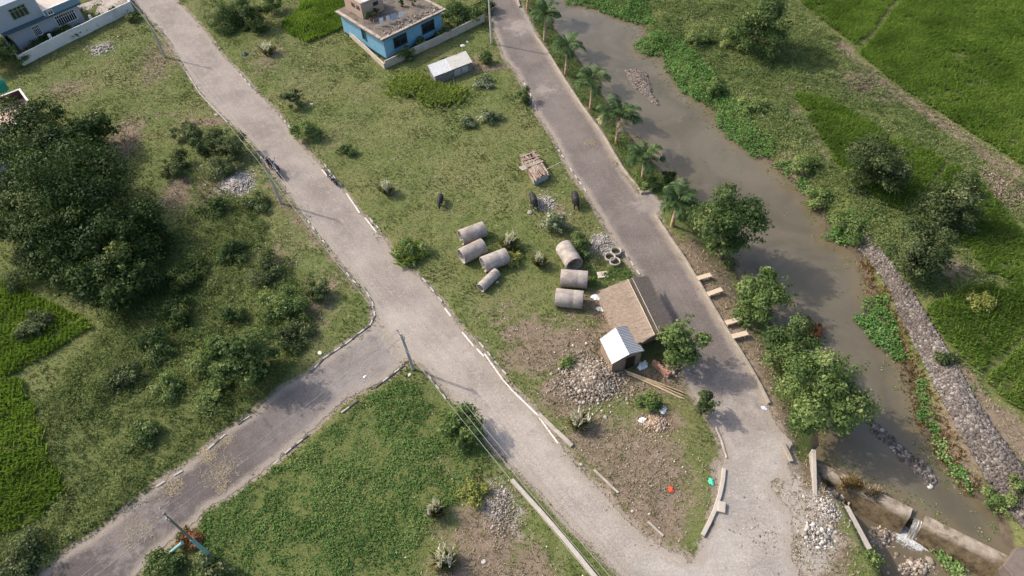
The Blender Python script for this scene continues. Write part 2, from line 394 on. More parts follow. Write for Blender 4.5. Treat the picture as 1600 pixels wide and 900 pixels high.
# ------------------------------------------------------------------ roads
def road_mat(name, dark, pale, centre, r0, r1, patch=.5, ang=0., worn=()):
    M = Mat(name, .92, .15); P = M.pos()
    big = M.noise(.22, 4, .6, P); mid = M.noise(1.1, 6, .7, P); fin = M.noise(6, 4, .75, P); vf = M.noise(24, 2, .7, P)
    streak = M.noise(1., 4, .65, M.map(M.map(P, (1, 1, 1), (0, 0, ang)), (.12, 2.2, 1)))
    def dist(c):
        d = M.node('ShaderNodeVectorMath', operation='DISTANCE'); M.put(d.inputs[0], P); d.inputs[1].default_value = tuple(c); return d.outputs['Value']
    near = M.step(M.math('ADD', dist(centre), M.math('MULTIPLY', M.math('SUBTRACT', mid, .5), 12.)), r1, r0)
    c = M.mix(near, dark, pale)
    for wc, wr in worn:      # places where the surface is worn to the pale base course
        c = M.mix(M.math('MULTIPLY', M.step(M.math('ADD', dist(wc), M.math('MULTIPLY', M.math('SUBTRACT', M.math('ADD', mid, M.math('MULTIPLY', fin, .6)), .8), wr*4.)), wr*1.2, wr*.3), .6), c, sc3(pale, 1.06))
    c = M.mix(M.step(big, .36, .68), c, M.mix(1., c, (.76, .75, .75), 'MULTIPLY'))
    c = M.mix(M.math('MULTIPLY', M.step(streak, .42, .66), .4), c, M.mix(1., c, (1.2, 1.18, 1.14), 'MULTIPLY'))
    c = M.mix(M.math('MULTIPLY', M.step(M.math('ADD', M.math('MULTIPLY', mid, .6), M.math('MULTIPLY', fin, .4)), .5, .64), patch), c, sc3(pale, 1.1))
    c = M.mix(M.math('MULTIPLY', M.step(M.noise(.7, 5, .7, M.map(P, (1, 1, 1), (0, 0, 1.)), .6), .57, .68), .4), c, sc3(dark, .72))
    k = M.ramp(M.math('ADD', M.math('MULTIPLY', fin, .5), M.math('MULTIPLY', vf, .5)), [(.32, (.62, .61, .60)), (.48, (.97, .97, .97)), (.56, (1.05, 1.05, 1.04)), (.7, (1.4, 1.38, 1.34))])
    c = M.mix(1., c, k, 'MULTIPLY')
    cr = M.vor(.55, M.mix(.12, P, M.node('ShaderNodeTexNoise').outputs['Color']), 'DISTANCE_TO_EDGE')
    c = M.mix(M.math('MULTIPLY', M.math('MULTIPLY', M.math('SUBTRACT', 1., M.step(cr, .003, .014)), M.step(big, .45, .55)), .25), c, sc3(dark, .6))
    # dust blown in along the verges, then the broken edge itself
    e = M.math('ADD', M.attr('edge'), M.math('MULTIPLY', M.math('SUBTRACT', M.math('ADD', M.math('MULTIPLY', mid, .6), M.math('MULTIPLY', fin, .4)), .5), 1.5))
    dust = M.ramp(vf, [(.3, (.20, .165, .13)), (.6, (.32, .275, .225)), (.8, (.42, .37, .31))])
    c = M.mix(M.math('MULTIPLY', M.step(e, -.75, -.1), .8), c, dust)
    M.col(c); M.bump(M.math('ADD', fin, vf), .6, .03)
    tr = M.node('ShaderNodeBsdfTransparent'); mx = M.node('ShaderNodeMixShader'); M.put(mx.inputs[0], M.step(e, .10, .14))
    M.t.links.new(M.b.outputs[0], mx.inputs[1]); M.t.links.new(tr.outputs[0], mx.inputs[2]); M.t.links.new(mx.outputs[0], M.t.nodes['Material Output'].inputs[0])
    return M.m

def sheet(name, d, z, mat):
    m_ = d < .45
    cell = m_[:-1, :-1] | m_[1:, 1:] | m_[1:, :-1] | m_[:-1, 1:]
    gi = np.arange(XX.size).reshape(XX.shape)
    F_ = np.stack([gi[:-1, :-1], gi[:-1, 1:], gi[1:, 1:], gi[1:, :-1]], -1)[cell]
    u, inv = np.unique(F_, return_inverse=True)
    # inside the joined network there is no edge
    ed = np.where((d_road < -.6), d_road, np.maximum(d, d_road))
    return np_mesh(name, np.stack([XX.ravel()[u], YY.ravel()[u], np.full(len(u), z)], -1), inv.reshape(F_.shape), mat, vattrs={'edge': ed.ravel()[u]})

am = math.atan2(*(at(900, 790)-at(400, 200))[:2][::-1]); ab = math.atan2(*(at(600, 560)-at(200, 830))[:2][::-1]); ar = math.atan2(*(at(1100, 530)-at(850, 120))[:2][::-1])
asph_main = road_mat('dusty_asphalt', (.268, .232, .204), (.352, .306, .264), at(940, 830), 8, 34, .55, -am, [(at(225, 40), 2.5), (at(640, 520), 4), (at(345, 140), 1.6), (at(450, 250), 2.), (at(575, 400), 2.), (at(850, 720), 2.6)])
asph_br = road_mat('worn_asphalt', (.10, .084, .08), (.25, .22, .2), at(650, 520), 4, 21, .1, -ab, [(at(205, 825), 3.2), (at(560, 610), 1.6)])
asph_rr = road_mat('grey_asphalt', (.168, .143, .13), (.318, .279, .245), at(1172, 735), 3, 11, .12, -ar, [(at(812, 42), 2.2), (at(1190, 660), 2.), (at(1015, 320), 1.6), (at(850, 140), 1.5)])
asph_yd = road_mat('pale_gravel', (.265, .238, .212), (.34, .308, .274), at(1170, 840), 8, 16, .55, 0, [(at(1180, 810), 2), (at(1150, 880), 2)])
tag(sheet('branch_road', d_br, .012, asph_br), kind='structure')
tag(sheet('main_road', d_main, .016, asph_main), kind='structure')
tag(sheet('riverside_road', d_rr, .020, asph_rr), kind='structure')
tag(sheet('gravel_yard', d_yd, .024, asph_yd), kind='structure')

# worn edge lines painted on the road
paint = plain('road_paint', (.62, .58, .50), .25, 4, .8, (.36, .32, .28))
def strip(px, wd):
    P = [at(*p)[:2] for p in px]; L = []; R_ = []
    for i, p in enumerate(P):
        t = P[min(i+1, len(P)-1)]-P[max(i-1, 0)]; t = t/np.hypot(*t); n = np.array([-t[1], t[0]])*wd/2
        L.append(p+n); R_.append(p-n)
    return np.array(L+R_[::-1])
mb = MB()
for L in ([(570,340),(588,363)], [(722,519),(740,541)], [(745,545),(756,557)], [(757,553),(786,594),(800,610),(842,651)], [(842,652),(872,693)], [(503,265),(512,276)], [(541,302),(562,333)], [(695,482),(704,494)]):
    q = strip(L, .13); n = len(q)//2
    V = [(p[0], p[1], .028) for p in q]
    mb.add(V, [(i, i+1, 2*n-2-i, 2*n-1-i) for i in range(n-1)])
tag(mb.build('road_line', paint), kind='structure')

# ------------------------------------------------------------------ water
def water_mat(name, a, b, rough=.07):
    M = Mat(name, rough, .28); P = M.pos()
    c = M.ramp(M.noise(.13, 4, .6, P, 1.), [(.35, a), (.62, b)])
    c = M.mix(M.math('MULTIPLY', M.step(M.noise(1.6, 5, .7, P), .6, .75), .2), c, sc3(b, .6))
    sh = M.math('ADD', M.attr('shore'), M.math('MULTIPLY', M.math('SUBTRACT', M.noise(.5, 5, .65, P), .5), 5.))
    c = M.mix(M.math('MULTIPLY', M.step(sh, 2.2, .2), .6), c, sc3((.15, .115, .065), .95))
    c = M.mix(M.math('MULTIPLY', M.step(M.noise(.6, 6, .75, M.map(P, (1, .35, 1), (0, 0, .75)), .8), .58, .7), .35), c, (.20, .185, .15))
    M.col(c); M.bump(M.math('ADD', M.noise(3.5, 3, .5, M.map(P, (1, 2.2, 1), (0, 0, .9))), M.math('MULTIPLY', M.noise(.9, 2, .5, P), .8)), .22, .06); return M.m
wn = np.array([at(1283,728,WL)[:2], at(1575,886,WL)[:2]]); wd = wn[1]-wn[0]; wnrm = np.array([-wd[1], wd[0]])/np.hypot(*wd)
side = (XX-wn[0][0])*wnrm[0]+(YY-wn[0][1])*wnrm[1]       # > 0 upstream
def grid_sheet(name, mask, z, mat):
    cell = mask[:-1, :-1] | mask[1:, 1:] | mask[1:, :-1] | mask[:-1, 1:]
    gi = np.arange(XX.size).reshape(XX.shape)
    F_ = np.stack([gi[:-1, :-1], gi[:-1, 1:], gi[1:, 1:], gi[1:, :-1]], -1)[cell]
    u, inv = np.unique(F_, return_inverse=True)
    V_ = np.stack([XX.ravel()[u], YY.ravel()[u], np.full(len(u), z)], -1)
    return np_mesh(name, V_, inv.reshape(F_.shape), mat, vattrs={'shore': np.minimum(np.abs(np.minimum(d_riv, 0)), np.abs(np.minimum(d_riv, 0))).ravel()[u]})
tag(grid_sheet('river_water', (d_riv < .7) & (side > -.05) & (XX < at(1590, 800)[0]+1), WL, water_mat('muddy_water', (.088, .076, .05), (.128, .109, .077))), kind='structure')
tag(grid_sheet('stream_water', (d_down < .3) & (side < .1), WL2, water_mat('stream_water', (.075, .062, .045), (.10, .085, .062), .1)), kind='structure')

# ------------------------------------------------------------------ scatter of leaves and blades
def visible(P, mx=90, my=70):
    u, v, z = proj(P); return (z > 1) & (u > -mx) & (u < 1600+mx) & (v > -my) & (v < 900+my)
def sample(dens, bound=None):
    if bound is None: x0, x1, y0, y1 = -84, 84, 9, 108
    else: x0, y0 = bound.min(0)-.5; x1, y1 = bound.max(0)+.5
    n = int((x1-x0)*(y1-y0)*dens); x = RNG.uniform(x0, x1, n); y = RNG.uniform(y0, y1, n)
    P = np.stack([x, y, look(GH, x, y)], -1); return P[visible(P)]
def unit(v): return v/(np.linalg.norm(v, axis=-1, keepdims=True)+1e-9)

def blades(P, nb, hgt, wid, lean, rng=RNG, lean_dir=None):
    """tufts of bent pointed blades: two-segment strips drawn as a quad plus a tip"""
    n = len(P); B = np.repeat(P, nb, 0); h = np.repeat(np.broadcast_to(hgt, n), nb)*rng.uniform(.6, 1.2, n*nb)
    a = rng.uniform(0, 2*PI, n*nb); d = np.stack([np.cos(a), np.sin(a), 0*a], -1)
    if lean_dir is not None: d = unit(d*.8+np.array([*lean_dir, 0.]))
    s = np.stack([-np.sin(a), np.cos(a), 0*a], -1); wv = (np.broadcast_to(wid, n).repeat(nb)*rng.uniform(.7, 1.3, n*nb))[:, None]
    ln = (np.broadcast_to(lean, n).repeat(nb)*rng.uniform(.4, 1.4, n*nb)*h)[:, None]; up = np.array([0, 0, 1.])
    B = B+d*rng.uniform(0, .06, n*nb)[:, None]
    v0 = B-s*wv*.5; v1 = B+s*wv*.5
    mid = B+d*ln*.4+up*(h*.7)[:, None]; tip = B+d*ln+up*h[:, None]
    V_ = np.stack([v0, v1, mid+s*wv*.4, tip, mid-s*wv*.4], 1)
    o = np.arange(n*nb)[:, None]*5
    F_ = np.concatenate([o+np.array([[0, 1, 2, 4]]), o+np.array([[4, 2, 3, 3]])], 1).reshape(-1, 4)
    # quads only: the tip is a degenerate-free diamond
    F1 = o+np.array([[0, 1, 3, 4]])
    return V_.reshape(-1, 3), F1.reshape(-1, 4)

def leafs(P, nrm, size, jitter=.6, aspect=.55, rng=RNG, fold=.18):
    """pointed leaves (two folded halves each)"""
    n = len(P); N_ = unit(nrm+jitter*rng.normal(size=(n, 3))); t = unit(np.cross(N_, rng.normal(size=(n, 3)))); b = np.cross(N_, t)
    s = (np.broadcast_to(size, n)*rng.uniform(.65, 1.35, n))[:, None]
    V_ = np.stack([P-t*s*.5, P+b*s*aspect*.5+N_*s*fold, P+t*s*.5, P-b*s*aspect*.5+N_*s*fold], 1)
    return V_.reshape(-1, 3), np.arange(n*4).reshape(n, 4)

def tone_at(P, k, rep, scale=.35, w=.55, seed=11):
    x = np.clip(fbm(P[:, 0], P[:, 1], scale, 3, seed)*1.6-.3, 0, 1)
    x = np.repeat(x, rep); return np.clip(x*w+RNG.random(len(x))*(1-w)+k, 0, 1)

grass_m = foliage('grass_blades', [(0, (.045, .062, .017)), (.35, (.08, .103, .028)), (.65, (.114, .135, .042)), (1, (.21, .20, .095))], .2)
# meadow grass
P = sample(30)
mask = (look(d_road, P[:, 0], P[:, 1])+(fbm(P[:, 0], P[:, 1], 1.2, 3, 21)-.5)*2.1 > .02) & (look(d_riv, P[:, 0], P[:, 1]) > .3) & (look(d_down, P[:, 0], P[:, 1]) > 1.5) & (look(d_lush, P[:, 0], P[:, 1]) > -.6) & (look(d_pad, P[:, 0], P[:, 1]) > -.2)
dr = np.maximum(look(DRY, P[:, 0], P[:, 1])*.95, look(PALE, P[:, 0], P[:, 1])*1.5)
mask &= RNG.random(len(P)) > dr*(fbm(P[:, 0], P[:, 1], .8, 2, 4)*1.7)
P = P[mask]; dr = dr[mask]
clump = fbm(P[:, 0], P[:, 1], .55, 4, 31)
hh = .05+.19*np.clip(clump-.42, 0, 1)
V_, F_ = blades(P, 4, hh, .045, 1.0)
t = tone_at(P, .02, 4, .22, .72)+np.repeat(dr*.3, 4)-np.repeat(np.clip(clump-.5, 0, 1), 4)*.5
tag(np_mesh('meadow_grass', V_, F_, grass_m, attrs={'tone': np.clip(t, 0, 1)}), 'short patchy meadow grass over the open plots', 'grass', kind='stuff')

# dry straw on bare plots
straw_m = foliage('dry_straw', [(0, (.13, .10, .05)), (.5, (.26, .205, .13)), (1, (.46, .39, .27))], .1)
P = sample(16); dr = look(DRY, P[:, 0], P[:, 1])
mask = (RNG.random(len(P)) < dr*.9*fbm(P[:, 0], P[:, 1], .7, 2, 14)*1.6) & (look(d_road, P[:, 0], P[:, 1]) > .1) & (look(d_riv, P[:, 0], P[:, 1]) > .5) & (look(d_pad, P[:, 0], P[:, 1]) > .2)
P = P[mask]
V_, F_ = blades(P, 4, .10, .035, 2.2)
tag(np_mesh('dry_grass', V_, F_, straw_m, attrs={'tone': RNG.random(len(F_))}), 'thin dry straw coloured grass on the bare earth patches', 'dry grass', kind='stuff')

# pale specks: small stones, scraps and tiny flowers
P = sample(.35); P = P[(look(d_road, P[:, 0], P[:, 1]) > .2) & (look(d_riv, P[:, 0], P[:, 1]) > 1) & (look(d_pad, P[:, 0], P[:, 1]) > .5) & (look(d_down, P[:, 0], P[:, 1]) > 2) & (RNG.random(len(P)) < .25+look(DRY, P[:, 0], P[:, 1]))]
P[:, 2] += .08; V_, F_ = leafs(P, np.array([0, 0, 1.]), .11, .3, .8)
tag(np_mesh('pale_scraps', V_, F_, foliage('pale_scrap', [(0, (.34, .32, .28)), (.6, (.5, .48, .44)), (1, (.72, .72, .7))], .05), attrs={'tone': RNG.random(len(F_))}), 'small pale scraps and stones scattered over the open plots', 'litter', kind='stuff')

# broad leaved weeds
weed_m = {'creeper': foliage('creeper_leaves', [(0, (.03, .068, .016)), (.4, (.072, .13, .032)), (.8, (.12, .18, .05)), (1, (.21, .23, .085))], .3),
          'left': foliage('weed_leaves', [(0, (.024, .042, .012)), (.35, (.064, .092, .025)), (.75, (.125, .152, .047)), (1, (.23, .215, .095))], .3),
          'bank': foliage('bank_leaves', [(0, (.035, .06, .018)), (.4, (.085, .12, .036)), (.8, (.155, .185, .065)), (1, (.28, .25, .12))], .25),
          'palms': foliage('verge_leaves', [(0, (.03, .055, .014)), (.45, (.075, .115, .03)), (.8, (.13, .16, .05)), (1, (.22, .2, .09))], .25)}
weed_m['hutside'] = weed_m['creeper']
wl = {'creeper': ('weed_carpet', 'dense carpet of dark green creeping weeds in the plot between the two roads', 27, .15, .20),
      'left': ('tall_weeds', 'tall tangled green weeds covering the ground left of the main road', 22, .17, .75),
      'bank': ('bank_weeds', 'light green weeds over the far bank between river and rice fields', 22, .17, .5),
      'palms': ('verge_weeds', 'green weeds on the narrow strip under the palms', 18, .15, .35),
      'hutside': ('creeper_patch', 'green creepers beside the thatched hut and the concrete slab', 24, .15, .3)}
for k_, poly in lush_w.items():
    nm, lb, dens, sz, hg = wl[k_]
    P = sample(dens, poly); ds = sdf(poly, P[:, 0], P[:, 1])+(fbm(P[:, 0], P[:, 1], .6, 3, 41)-.5)*2.4
    mask = (ds < 0) & (look(d_road, P[:, 0], P[:, 1]) > .15) & (look(d_riv, P[:, 0], P[:, 1]) > .1) & (look(d_pad, P[:, 0], P[:, 1]) > .15)
    mask &= RNG.random(len(P)) > look(DRY, P[:, 0], P[:, 1])*.75
    cl = fbm(P[:, 0], P[:, 1], .5, 4, 51); mask &= RNG.random(len(P)) < np.clip((cl-.36)*5.5, .3 if k_ == 'creeper' else .55, 1)
    P = P[mask]; cl = cl[mask]
    n = 6; B = np.repeat(P, n, 0); c6 = np.repeat(np.clip((cl-.36)*3.2, .12 if k_ == 'creeper' else .35, 1.5), n)
    B = B+RNG.normal(size=B.shape)*np.array([.14, .14, 0]); B[:, 2] += hg*c6*RNG.uniform(.25, 1, len(B))
    V_, F_ = leafs(B, np.array([0, 0, 1.]), sz, .55, .62)
    t = np.clip(tone_at(P, -.05, n, .3, .45, 61)+(c6-.6)*.12, 0, 1)
    o = np_mesh(nm, V_, F_, weed_m[k_], attrs={'tone': t}); tag(o, lb, 'weeds', kind='stuff')

# rice
rice_m = foliage('rice_blades', [(0, (.055, .09, .018)), (.5, (.105, .165, .031)), (.85, (.15, .205, .045)), (1, (.22, .245, .08))], .35)
rl = {'upper': 'rice field at the top edge, left of the dark ditch', 'large': 'largest rice field filling the upper right corner', 'middle': 'rice field on the far bank behind the left bank tree',
      'narrow': 'narrow rice field right of the tree pair', 'lower': 'rice field below the tree pair, right of the stone revetment', 'corner': 'rice field at the right edge below the diagonal ditch',
      'left': 'bright green rice plot at the lower left edge', 'shaded': 'rice plot at the left edge below the big trees', 'house': 'small bright rice plot left of the blue house'}
for k_, poly in paddy_w.items():
    # planted in rows
    cpt = poly.mean(0); rad = np.hypot(*(poly-cpt).T).max(); a_, b_ = np.meshgrid(np.arange(-rad, rad, .34), np.arange(-rad, rad, .145))
    an = math.radians(52 if k_ not in ('left', 'shaded', 'house') else 20)
    a_ = a_.ravel()+RNG.normal(0, .035, a_.size); b_ = b_.ravel()+RNG.normal(0, .05, b_.size); a_ = a_+.22*(fbm(a_+60, b_+60, .35, 2, 12)-.5)
    x = cpt[0]+a_*math.cos(an)-b_*math.sin(an); y = cpt[1]+a_*math.sin(an)+b_*math.cos(an)
    keep = RNG.random(len(x)) < np.clip((fbm(x, y, .9, 3, 66)-.22)*6, .15, 1); x = x[keep]; y = y[keep]
    P = np.stack([x, y, look(GH, x, y)], -1)
    P = P[visible(P)]; ds = sdf(poly, P[:, 0], P[:, 1])+(fbm(P[:, 0], P[:, 1], .8, 2, 71)-.5)*.5
    P = P[(ds < 0) & (look(d_riv, P[:, 0], P[:, 1]) > .5)]
    if not len(P): continue
    hv = .36+.34*fbm(P[:, 0], P[:, 1], .7, 3, 81)
    V_, F_ = blades(P, 6, hv, .05, .62, lean_dir=(.5, -.35))
    t = tone_at(P, -.02, 6, .3, .6, 91)
    tag(np_mesh('rice_field', V_, F_, rice_m, attrs={'tone': t}), rl[k_], 'rice field', 'rice fields', kind='stuff')

# water hyacinth
hy_m = foliage('hyacinth_leaves', [(0, (.03, .075, .015)), (.45, (.065, .14, .03)), (.8, (.11, .20, .05)), (1, (.22, .27, .10))], .25, .45)
HY = [([(880,-40),(884,8),(925,14),(972,34),(1002,38),(1025,52),(1010,20),(1000,-40)], 'water hyacinth mat at the head of the river pool'),
      ([(988,70),(1008,90),(1034,90),(1042,114),(1066,144),(1088,160),(1112,168),(1122,200),(1150,226),(1180,248),(1205,252),(1215,240),(1170,200),(1145,165),(1112,132),(1082,95),(1060,75),(1030,60)], 'long water hyacinth belt along the far shore of the river'),
      ([(1336,498),(1352,472),(1380,468),(1390,500),(1406,530),(1418,562),(1400,564),(1370,545),(1352,530)], 'bright water hyacinth patch against the lower far bank'),
      ([(1286,374),(1296,345),(1325,345),(1345,362),(1330,388),(1312,386)], 'water hyacinth clump at the upper end of the stone revetment'),
      ([(1450,680),(1470,690),(1490,720),(1520,765),(1512,775),(1490,748),(1465,716)], 'yellow green water plants along the shore above the weir'),
      ([(1200,255),(1235,280),(1262,305),(1282,325),(1290,322),(1262,296),(1225,262)], 'thin fringe of water plants below the far bank shrubs'),
      ([(1430,600),(1440,600),(1462,680),(1452,684),(1436,650)], 'sparse shore plants in front of the stone revetment'),
      ([(1450,850),(1475,842),(1500,880),(1505,910),(1480,905),(1462,870)], 'yellow green reeds below the right part of the weir')]
for poly, lb in HY:
    lv = WL2 if poly[0] == (1450, 850) else WL
    pw = np.array([at(p[0], p[1], lv)[:2] for p in poly])
    P = sample(26, pw); P[:, 2] = np.maximum(P[:, 2], lv+.02)
    ds = sdf(pw, P[:, 0], P[:, 1])+(fbm(P[:, 0], P[:, 1], .9, 3, 99)-.5)*1.1
    P = P[ds < 0]; n = 5; B = np.repeat(P, n, 0)+RNG.normal(size=(len(P)*n, 3))*np.array([.12, .12, 0])
    B[:, 2] += RNG.uniform(.05, .42, len(B))*np.repeat(.4+fbm(P[:, 0], P[:, 1], .9, 2, 3), n)
    V_, F_ = leafs(B, np.array([-.1, .1, 1.]), .17, .4, .85)
    t = tone_at(P, 0, n, .6, .4, 15)
    if 'yellow' in lb: t = np.clip(t+.35, 0, 1)
    tag(np_mesh('water_hyacinth', V_, F_, hy_m, attrs={'tone': t}), lb, 'water plants', kind='stuff')

# floating scraps of weed and scum along the shores and straw fallen on the branch road
P = sample(5.0); dv = look(d_riv, P[:, 0], P[:, 1]); P = P[(dv < -.1) & (RNG.random(len(P)) < np.where(dv > -1.4, .7, .03)*(fbm(P[:, 0], P[:, 1], .4, 3, 5)*2-.3))]; P[:, 2] = WL+.02
B = np.repeat(P, 4, 0)+RNG.normal(size=(len(P)*4, 3))*np.array([.14, .14, .01])
V_, F_ = leafs(B, np.array([0, 0, 1.]), .14, .12, .7)
tag(np_mesh('floating_weed', V_, F_, weed_m['bank'], attrs={'tone': RNG.random(len(F_))}), 'small scraps of weed and scum floating on the river', 'water plants', kind='stuff')
V_L = []
for px, py, r_, n in [(343, 736, 1.1, 260), (326, 712, .7, 160), (268, 762, .9, 200), (352, 690, .6, 120), (345, 765, .5, 60), (925, 224, .5, 120), (215, 830, 1.4, 160)]:
    c = at(px, py); V_L.append(np.stack([c[0]+RNG.normal(0, r_*.6, n), c[1]+RNG.normal(0, r_*.5, n), np.full(n, .03)], -1))
P = np.concatenate(V_L); V_, F_ = blades(P, 2, .03, .03, 9.)
tag(np_mesh('fallen_straw', V_, F_, straw_m, attrs={'tone': RNG.random(len(F_))*.7+.3}), 'loose straw lying on the branch road near its upper edge', 'straw', kind='stuff')

# ------------------------------------------------------------------ trees and shrubs
bark_m = plain('bark', (.17, .13, .095), .35, 5, .95, (.09, .075, .06), .6)
leaf_m = {
 'dark': foliage('dark_tree_leaves', [(0, (.010, .022, .005)), (.45, (.024, .043, .010)), (.85, (.05, .075, .018)), (1, (.11, .12, .035))], .2, .55),
 'mid': foliage('green_tree_leaves', [(0, (.018, .036, .011)), (.45, (.042, .07, .02)), (.85, (.08, .115, .034)), (1, (.15, .17, .06))], .25, .6),
 'fresh': foliage('fresh_tree_leaves', [(0, (.035, .06, .018)), (.45, (.075, .115, .032)), (.85, (.125, .17, .05)), (1, (.21, .235, .085))], .3, .6),
 'grey': foliage('grey_green_leaves', [(0, (.02, .034, .011)), (.45, (.048, .066, .023)), (.85, (.085, .105, .04)), (1, (.16, .175, .08))], .25, .7),
 'yellow': foliage('yellow_green_leaves', [(0, (.075, .09, .02)), (.5, (.16, .175, .04)), (1, (.28, .27, .08))], .3, .6),
 'dusty': foliage('flowering_bush_leaves', [(0, (.04, .06, .025)), (.5, (.085, .11, .045)), (.8, (.14, .165, .075)), (.9, (.38, .38, .27)), (1, (.5, .49, .38))], .2, .7),
 'red': foliage('reddish_leaves', [(0, (.03, .05, .015)), (.5, (.09, .09, .03)), (.75, (.22, .07, .035)), (1, (.32, .1, .05))], .25, .6)}

def crown_mesh(c, r, b, lobes, n, leaf, rng, low=-.55, rough=.35):
    """leaf clumps spread over an uneven ellipsoid"""
    Ls = []
    for i in range(lobes):
        z = rng.uniform(-.9, 1); a = rng.uniform(0, 2*PI); q = math.sqrt(max(0, 1-z*z))
        k_ = rng.uniform(.35, .86); Ls.append((np.array([q*math.cos(a)*r*k_, q*math.sin(a)*r*k_, z*b*k_]), rng.uniform(.16, .40)*r))
    Ls.append((np.zeros(3), .4*r))
    pts = []; nr = []; tn = []
    wts = np.array([l[1]**2 for l in Ls]); cnt = (wts/wts.sum()*n).astype(int)
    for (lc, lr), m_ in zip(Ls, cnt):
        d = unit(rng.normal(size=(m_, 3))); d[:, 2] = np.where(d[:, 2] < -.3, -d[:, 2]*.5, d[:, 2])
        rad = lr*(1-np.abs(rng.normal(0, .22, m_)))*rng.uniform(1-rough, 1+rough, m_)
        pts.append(lc+d*rad[:, None]*np.array([1, 1, .8])); nr.append(d+np.array([0, 0, .5])); tn.append(np.full(m_, rng.normal(0, .16)))
    # single sprays reaching out of the crown
    for i in range(lobes):
        d = unit(rng.normal(size=3)); d[2] = abs(d[2])*.8; m_ = max(8, n//(lobes*9)); t = rng.uniform(.5, 1.02, m_)
        pts.append(d*t[:, None]*np.array([r, r, b])+rng.normal(0, .06*r, (m_, 3))*(1.15-t)[:, None]*2); nr.append(np.tile(d+np.array([0, 0, .6]), (m_, 1))); tn.append(np.full(m_, .12))
    P_ = np.concatenate(pts)+c; N_ = np.concatenate(nr)
    V_, F_ = leafs(P_, N_, leaf*rng.choice([.7, 1, 1.45], len(P_), p=[.4, .4, .2]), .5, .6, rng)
    return V_, F_, Ls, np.concatenate(tn)

def tree_at(px, py, wpx, hpx, kind, label, name='tree', cat='tree', clear=.8, dens=1., leaf=.24, lobes=16, group=None, seed=None, trunk=True, bmin=.8, bmax=1.8):
    rng = np.random.default_rng(seed if seed is not None else int(px*7+py))
    c = at(px, py, 3.)
    for _ in range(4):
        u, v, dep = proj(c); s = FPX/dep[0]                     # pixels per metre
        el = math.atan2(H-c[2], math.hypot(c[0], c[1]))
        r = wpx/2/s; ah = hpx/2/s
        b = math.sqrt(max(0, ah*ah-(r*math.sin(el))**2))/math.cos(el); b = min(max(b, bmin*r), bmax*r)
        g_ = gz(c[0], c[1]); g_ = max(g_, WL+.1)
        c = at(px, py, g_+clear+b*.62)
    root = empty(name, (c[0], c[1], g_), 0, label, cat, group)
    loc = np.array([0, 0, c[2]-g_])
    n = int(dens*520*r*(r+b)*(.24/leaf)**2/1.6)
    V_, F_, Ls, to_ = crown_mesh(loc, r*1.12, b*1.12, lobes, n, leaf, rng)
    tn = np.clip(to_+(0 if trunk else .14)+rng.random(len(F_))*.6+.4*np.clip(fbm(V_[::4, 0]+px, V_[::4, 1]+V_[::4, 2], .8, 2, 7)*1.6-.3, 0, 1), 0, 1)
    mb = MB(); tr = max(.03, .045*(r+b)) if trunk else .03
    top = Vector((rng.normal(0, .1), rng.normal(0, .1), loc[2]*.9))
    mb.tube([(0, 0, -.3), (0.02, 0, .1), tuple(top*.5), tuple(top)], [tr*1.5, tr, tr*.8, tr*.45], 8)
    for lc, lr in Ls[:min(10, lobes)]:
        p0 = top*rng.uniform(.55, .95); p1 = Vector(tuple(lc+loc)); mid = (p0+p1)/2+Vector((0, 0, -.08*r))
        mb.tube([p0, mid, p1], [tr*.4, tr*.25, tr*.1], 6)
    mb.build('trunk' if trunk else 'stem', bark_m, root)
    np_mesh('crown' if trunk else 'foliage', V_, F_, leaf_m[kind], root, attrs={'tone': tn})
    return root

T = [
 # left grove
 (36, 212, 130, 96, 'dark', 'big dark tree at the left edge, beside the terrace with the green tank', .5, 26),
 (140, 210, 84, 84, 'dark', 'dark rounded tree at the right end of the upper row of the grove', .5, 22),
 (70, 262, 150, 90, 'dark', 'dark tree filling the second row of the left grove', .5, 26),
 (108, 318, 190, 130, 'dark', 'largest dark tree, in the middle of the left grove', .6, 40),
 (196, 372, 130, 120, 'dark', 'dark tree on the right flank of the left grove, facing the main road', .3, 24),
 (36, 350, 120, 110, 'dark', 'dark tree at the left edge in the lower half of the grove', .3, 22),
 (112, 392, 130, 100, 'dark', 'dark tree in the lower middle of the left grove', .3, 24),
 (188, 438, 130, 92, 'dark', 'lowest dark tree of the left grove, just above the rice plots', .3, 22),
 # near bank
 (1137, 362, 100, 152, 'mid', 'tall pear shaped tree on the near bank by the last palm', .2, 34),
 (1195, 466, 92, 96, 'fresh', 'light green tree on the near bank behind the concrete benches', .5, 16),
 (1234, 545, 84, 92, 'mid', 'grey green tree on the near bank between light green tree and big round one', .5, 16),
 (1290, 622, 128, 148, 'fresh', 'big round leafy tree on the bank above the weir', .6, 26),
 (1063, 530, 76, 80, 'fresh', 'small bushy tree beside the thatched hut at the road edge', 1.6, 14),
 (1107, 632, 36, 54, 'grey', 'young slim tree at the road edge below the thatched hut', .4, 8),
 (386, 556, 92, 104, 'mid', 'bushy small tree left of the branch road whose shadow falls on the asphalt', .7, 22),
 (726, 666, 72, 68, 'fresh', 'light green small tree on the left edge of the lower main road', .5, 20),
 # far bank
 (1370, 265, 98, 100, 'grey', 'grey green tree on the far bank, left of the tall pair beside the rice', .2, 30),
 (1488, 322, 94, 100, 'grey', 'upper tree of the pair standing between the rice fields', .2, 30),
 (1438, 398, 84, 104, 'grey', 'lower tree of the pair, next to the top of the stone revetment', .2, 30),
 (1188, 46, 86, 110, 'mid', 'lone dense tree on the far bank near the top edge', .2, 24),
]
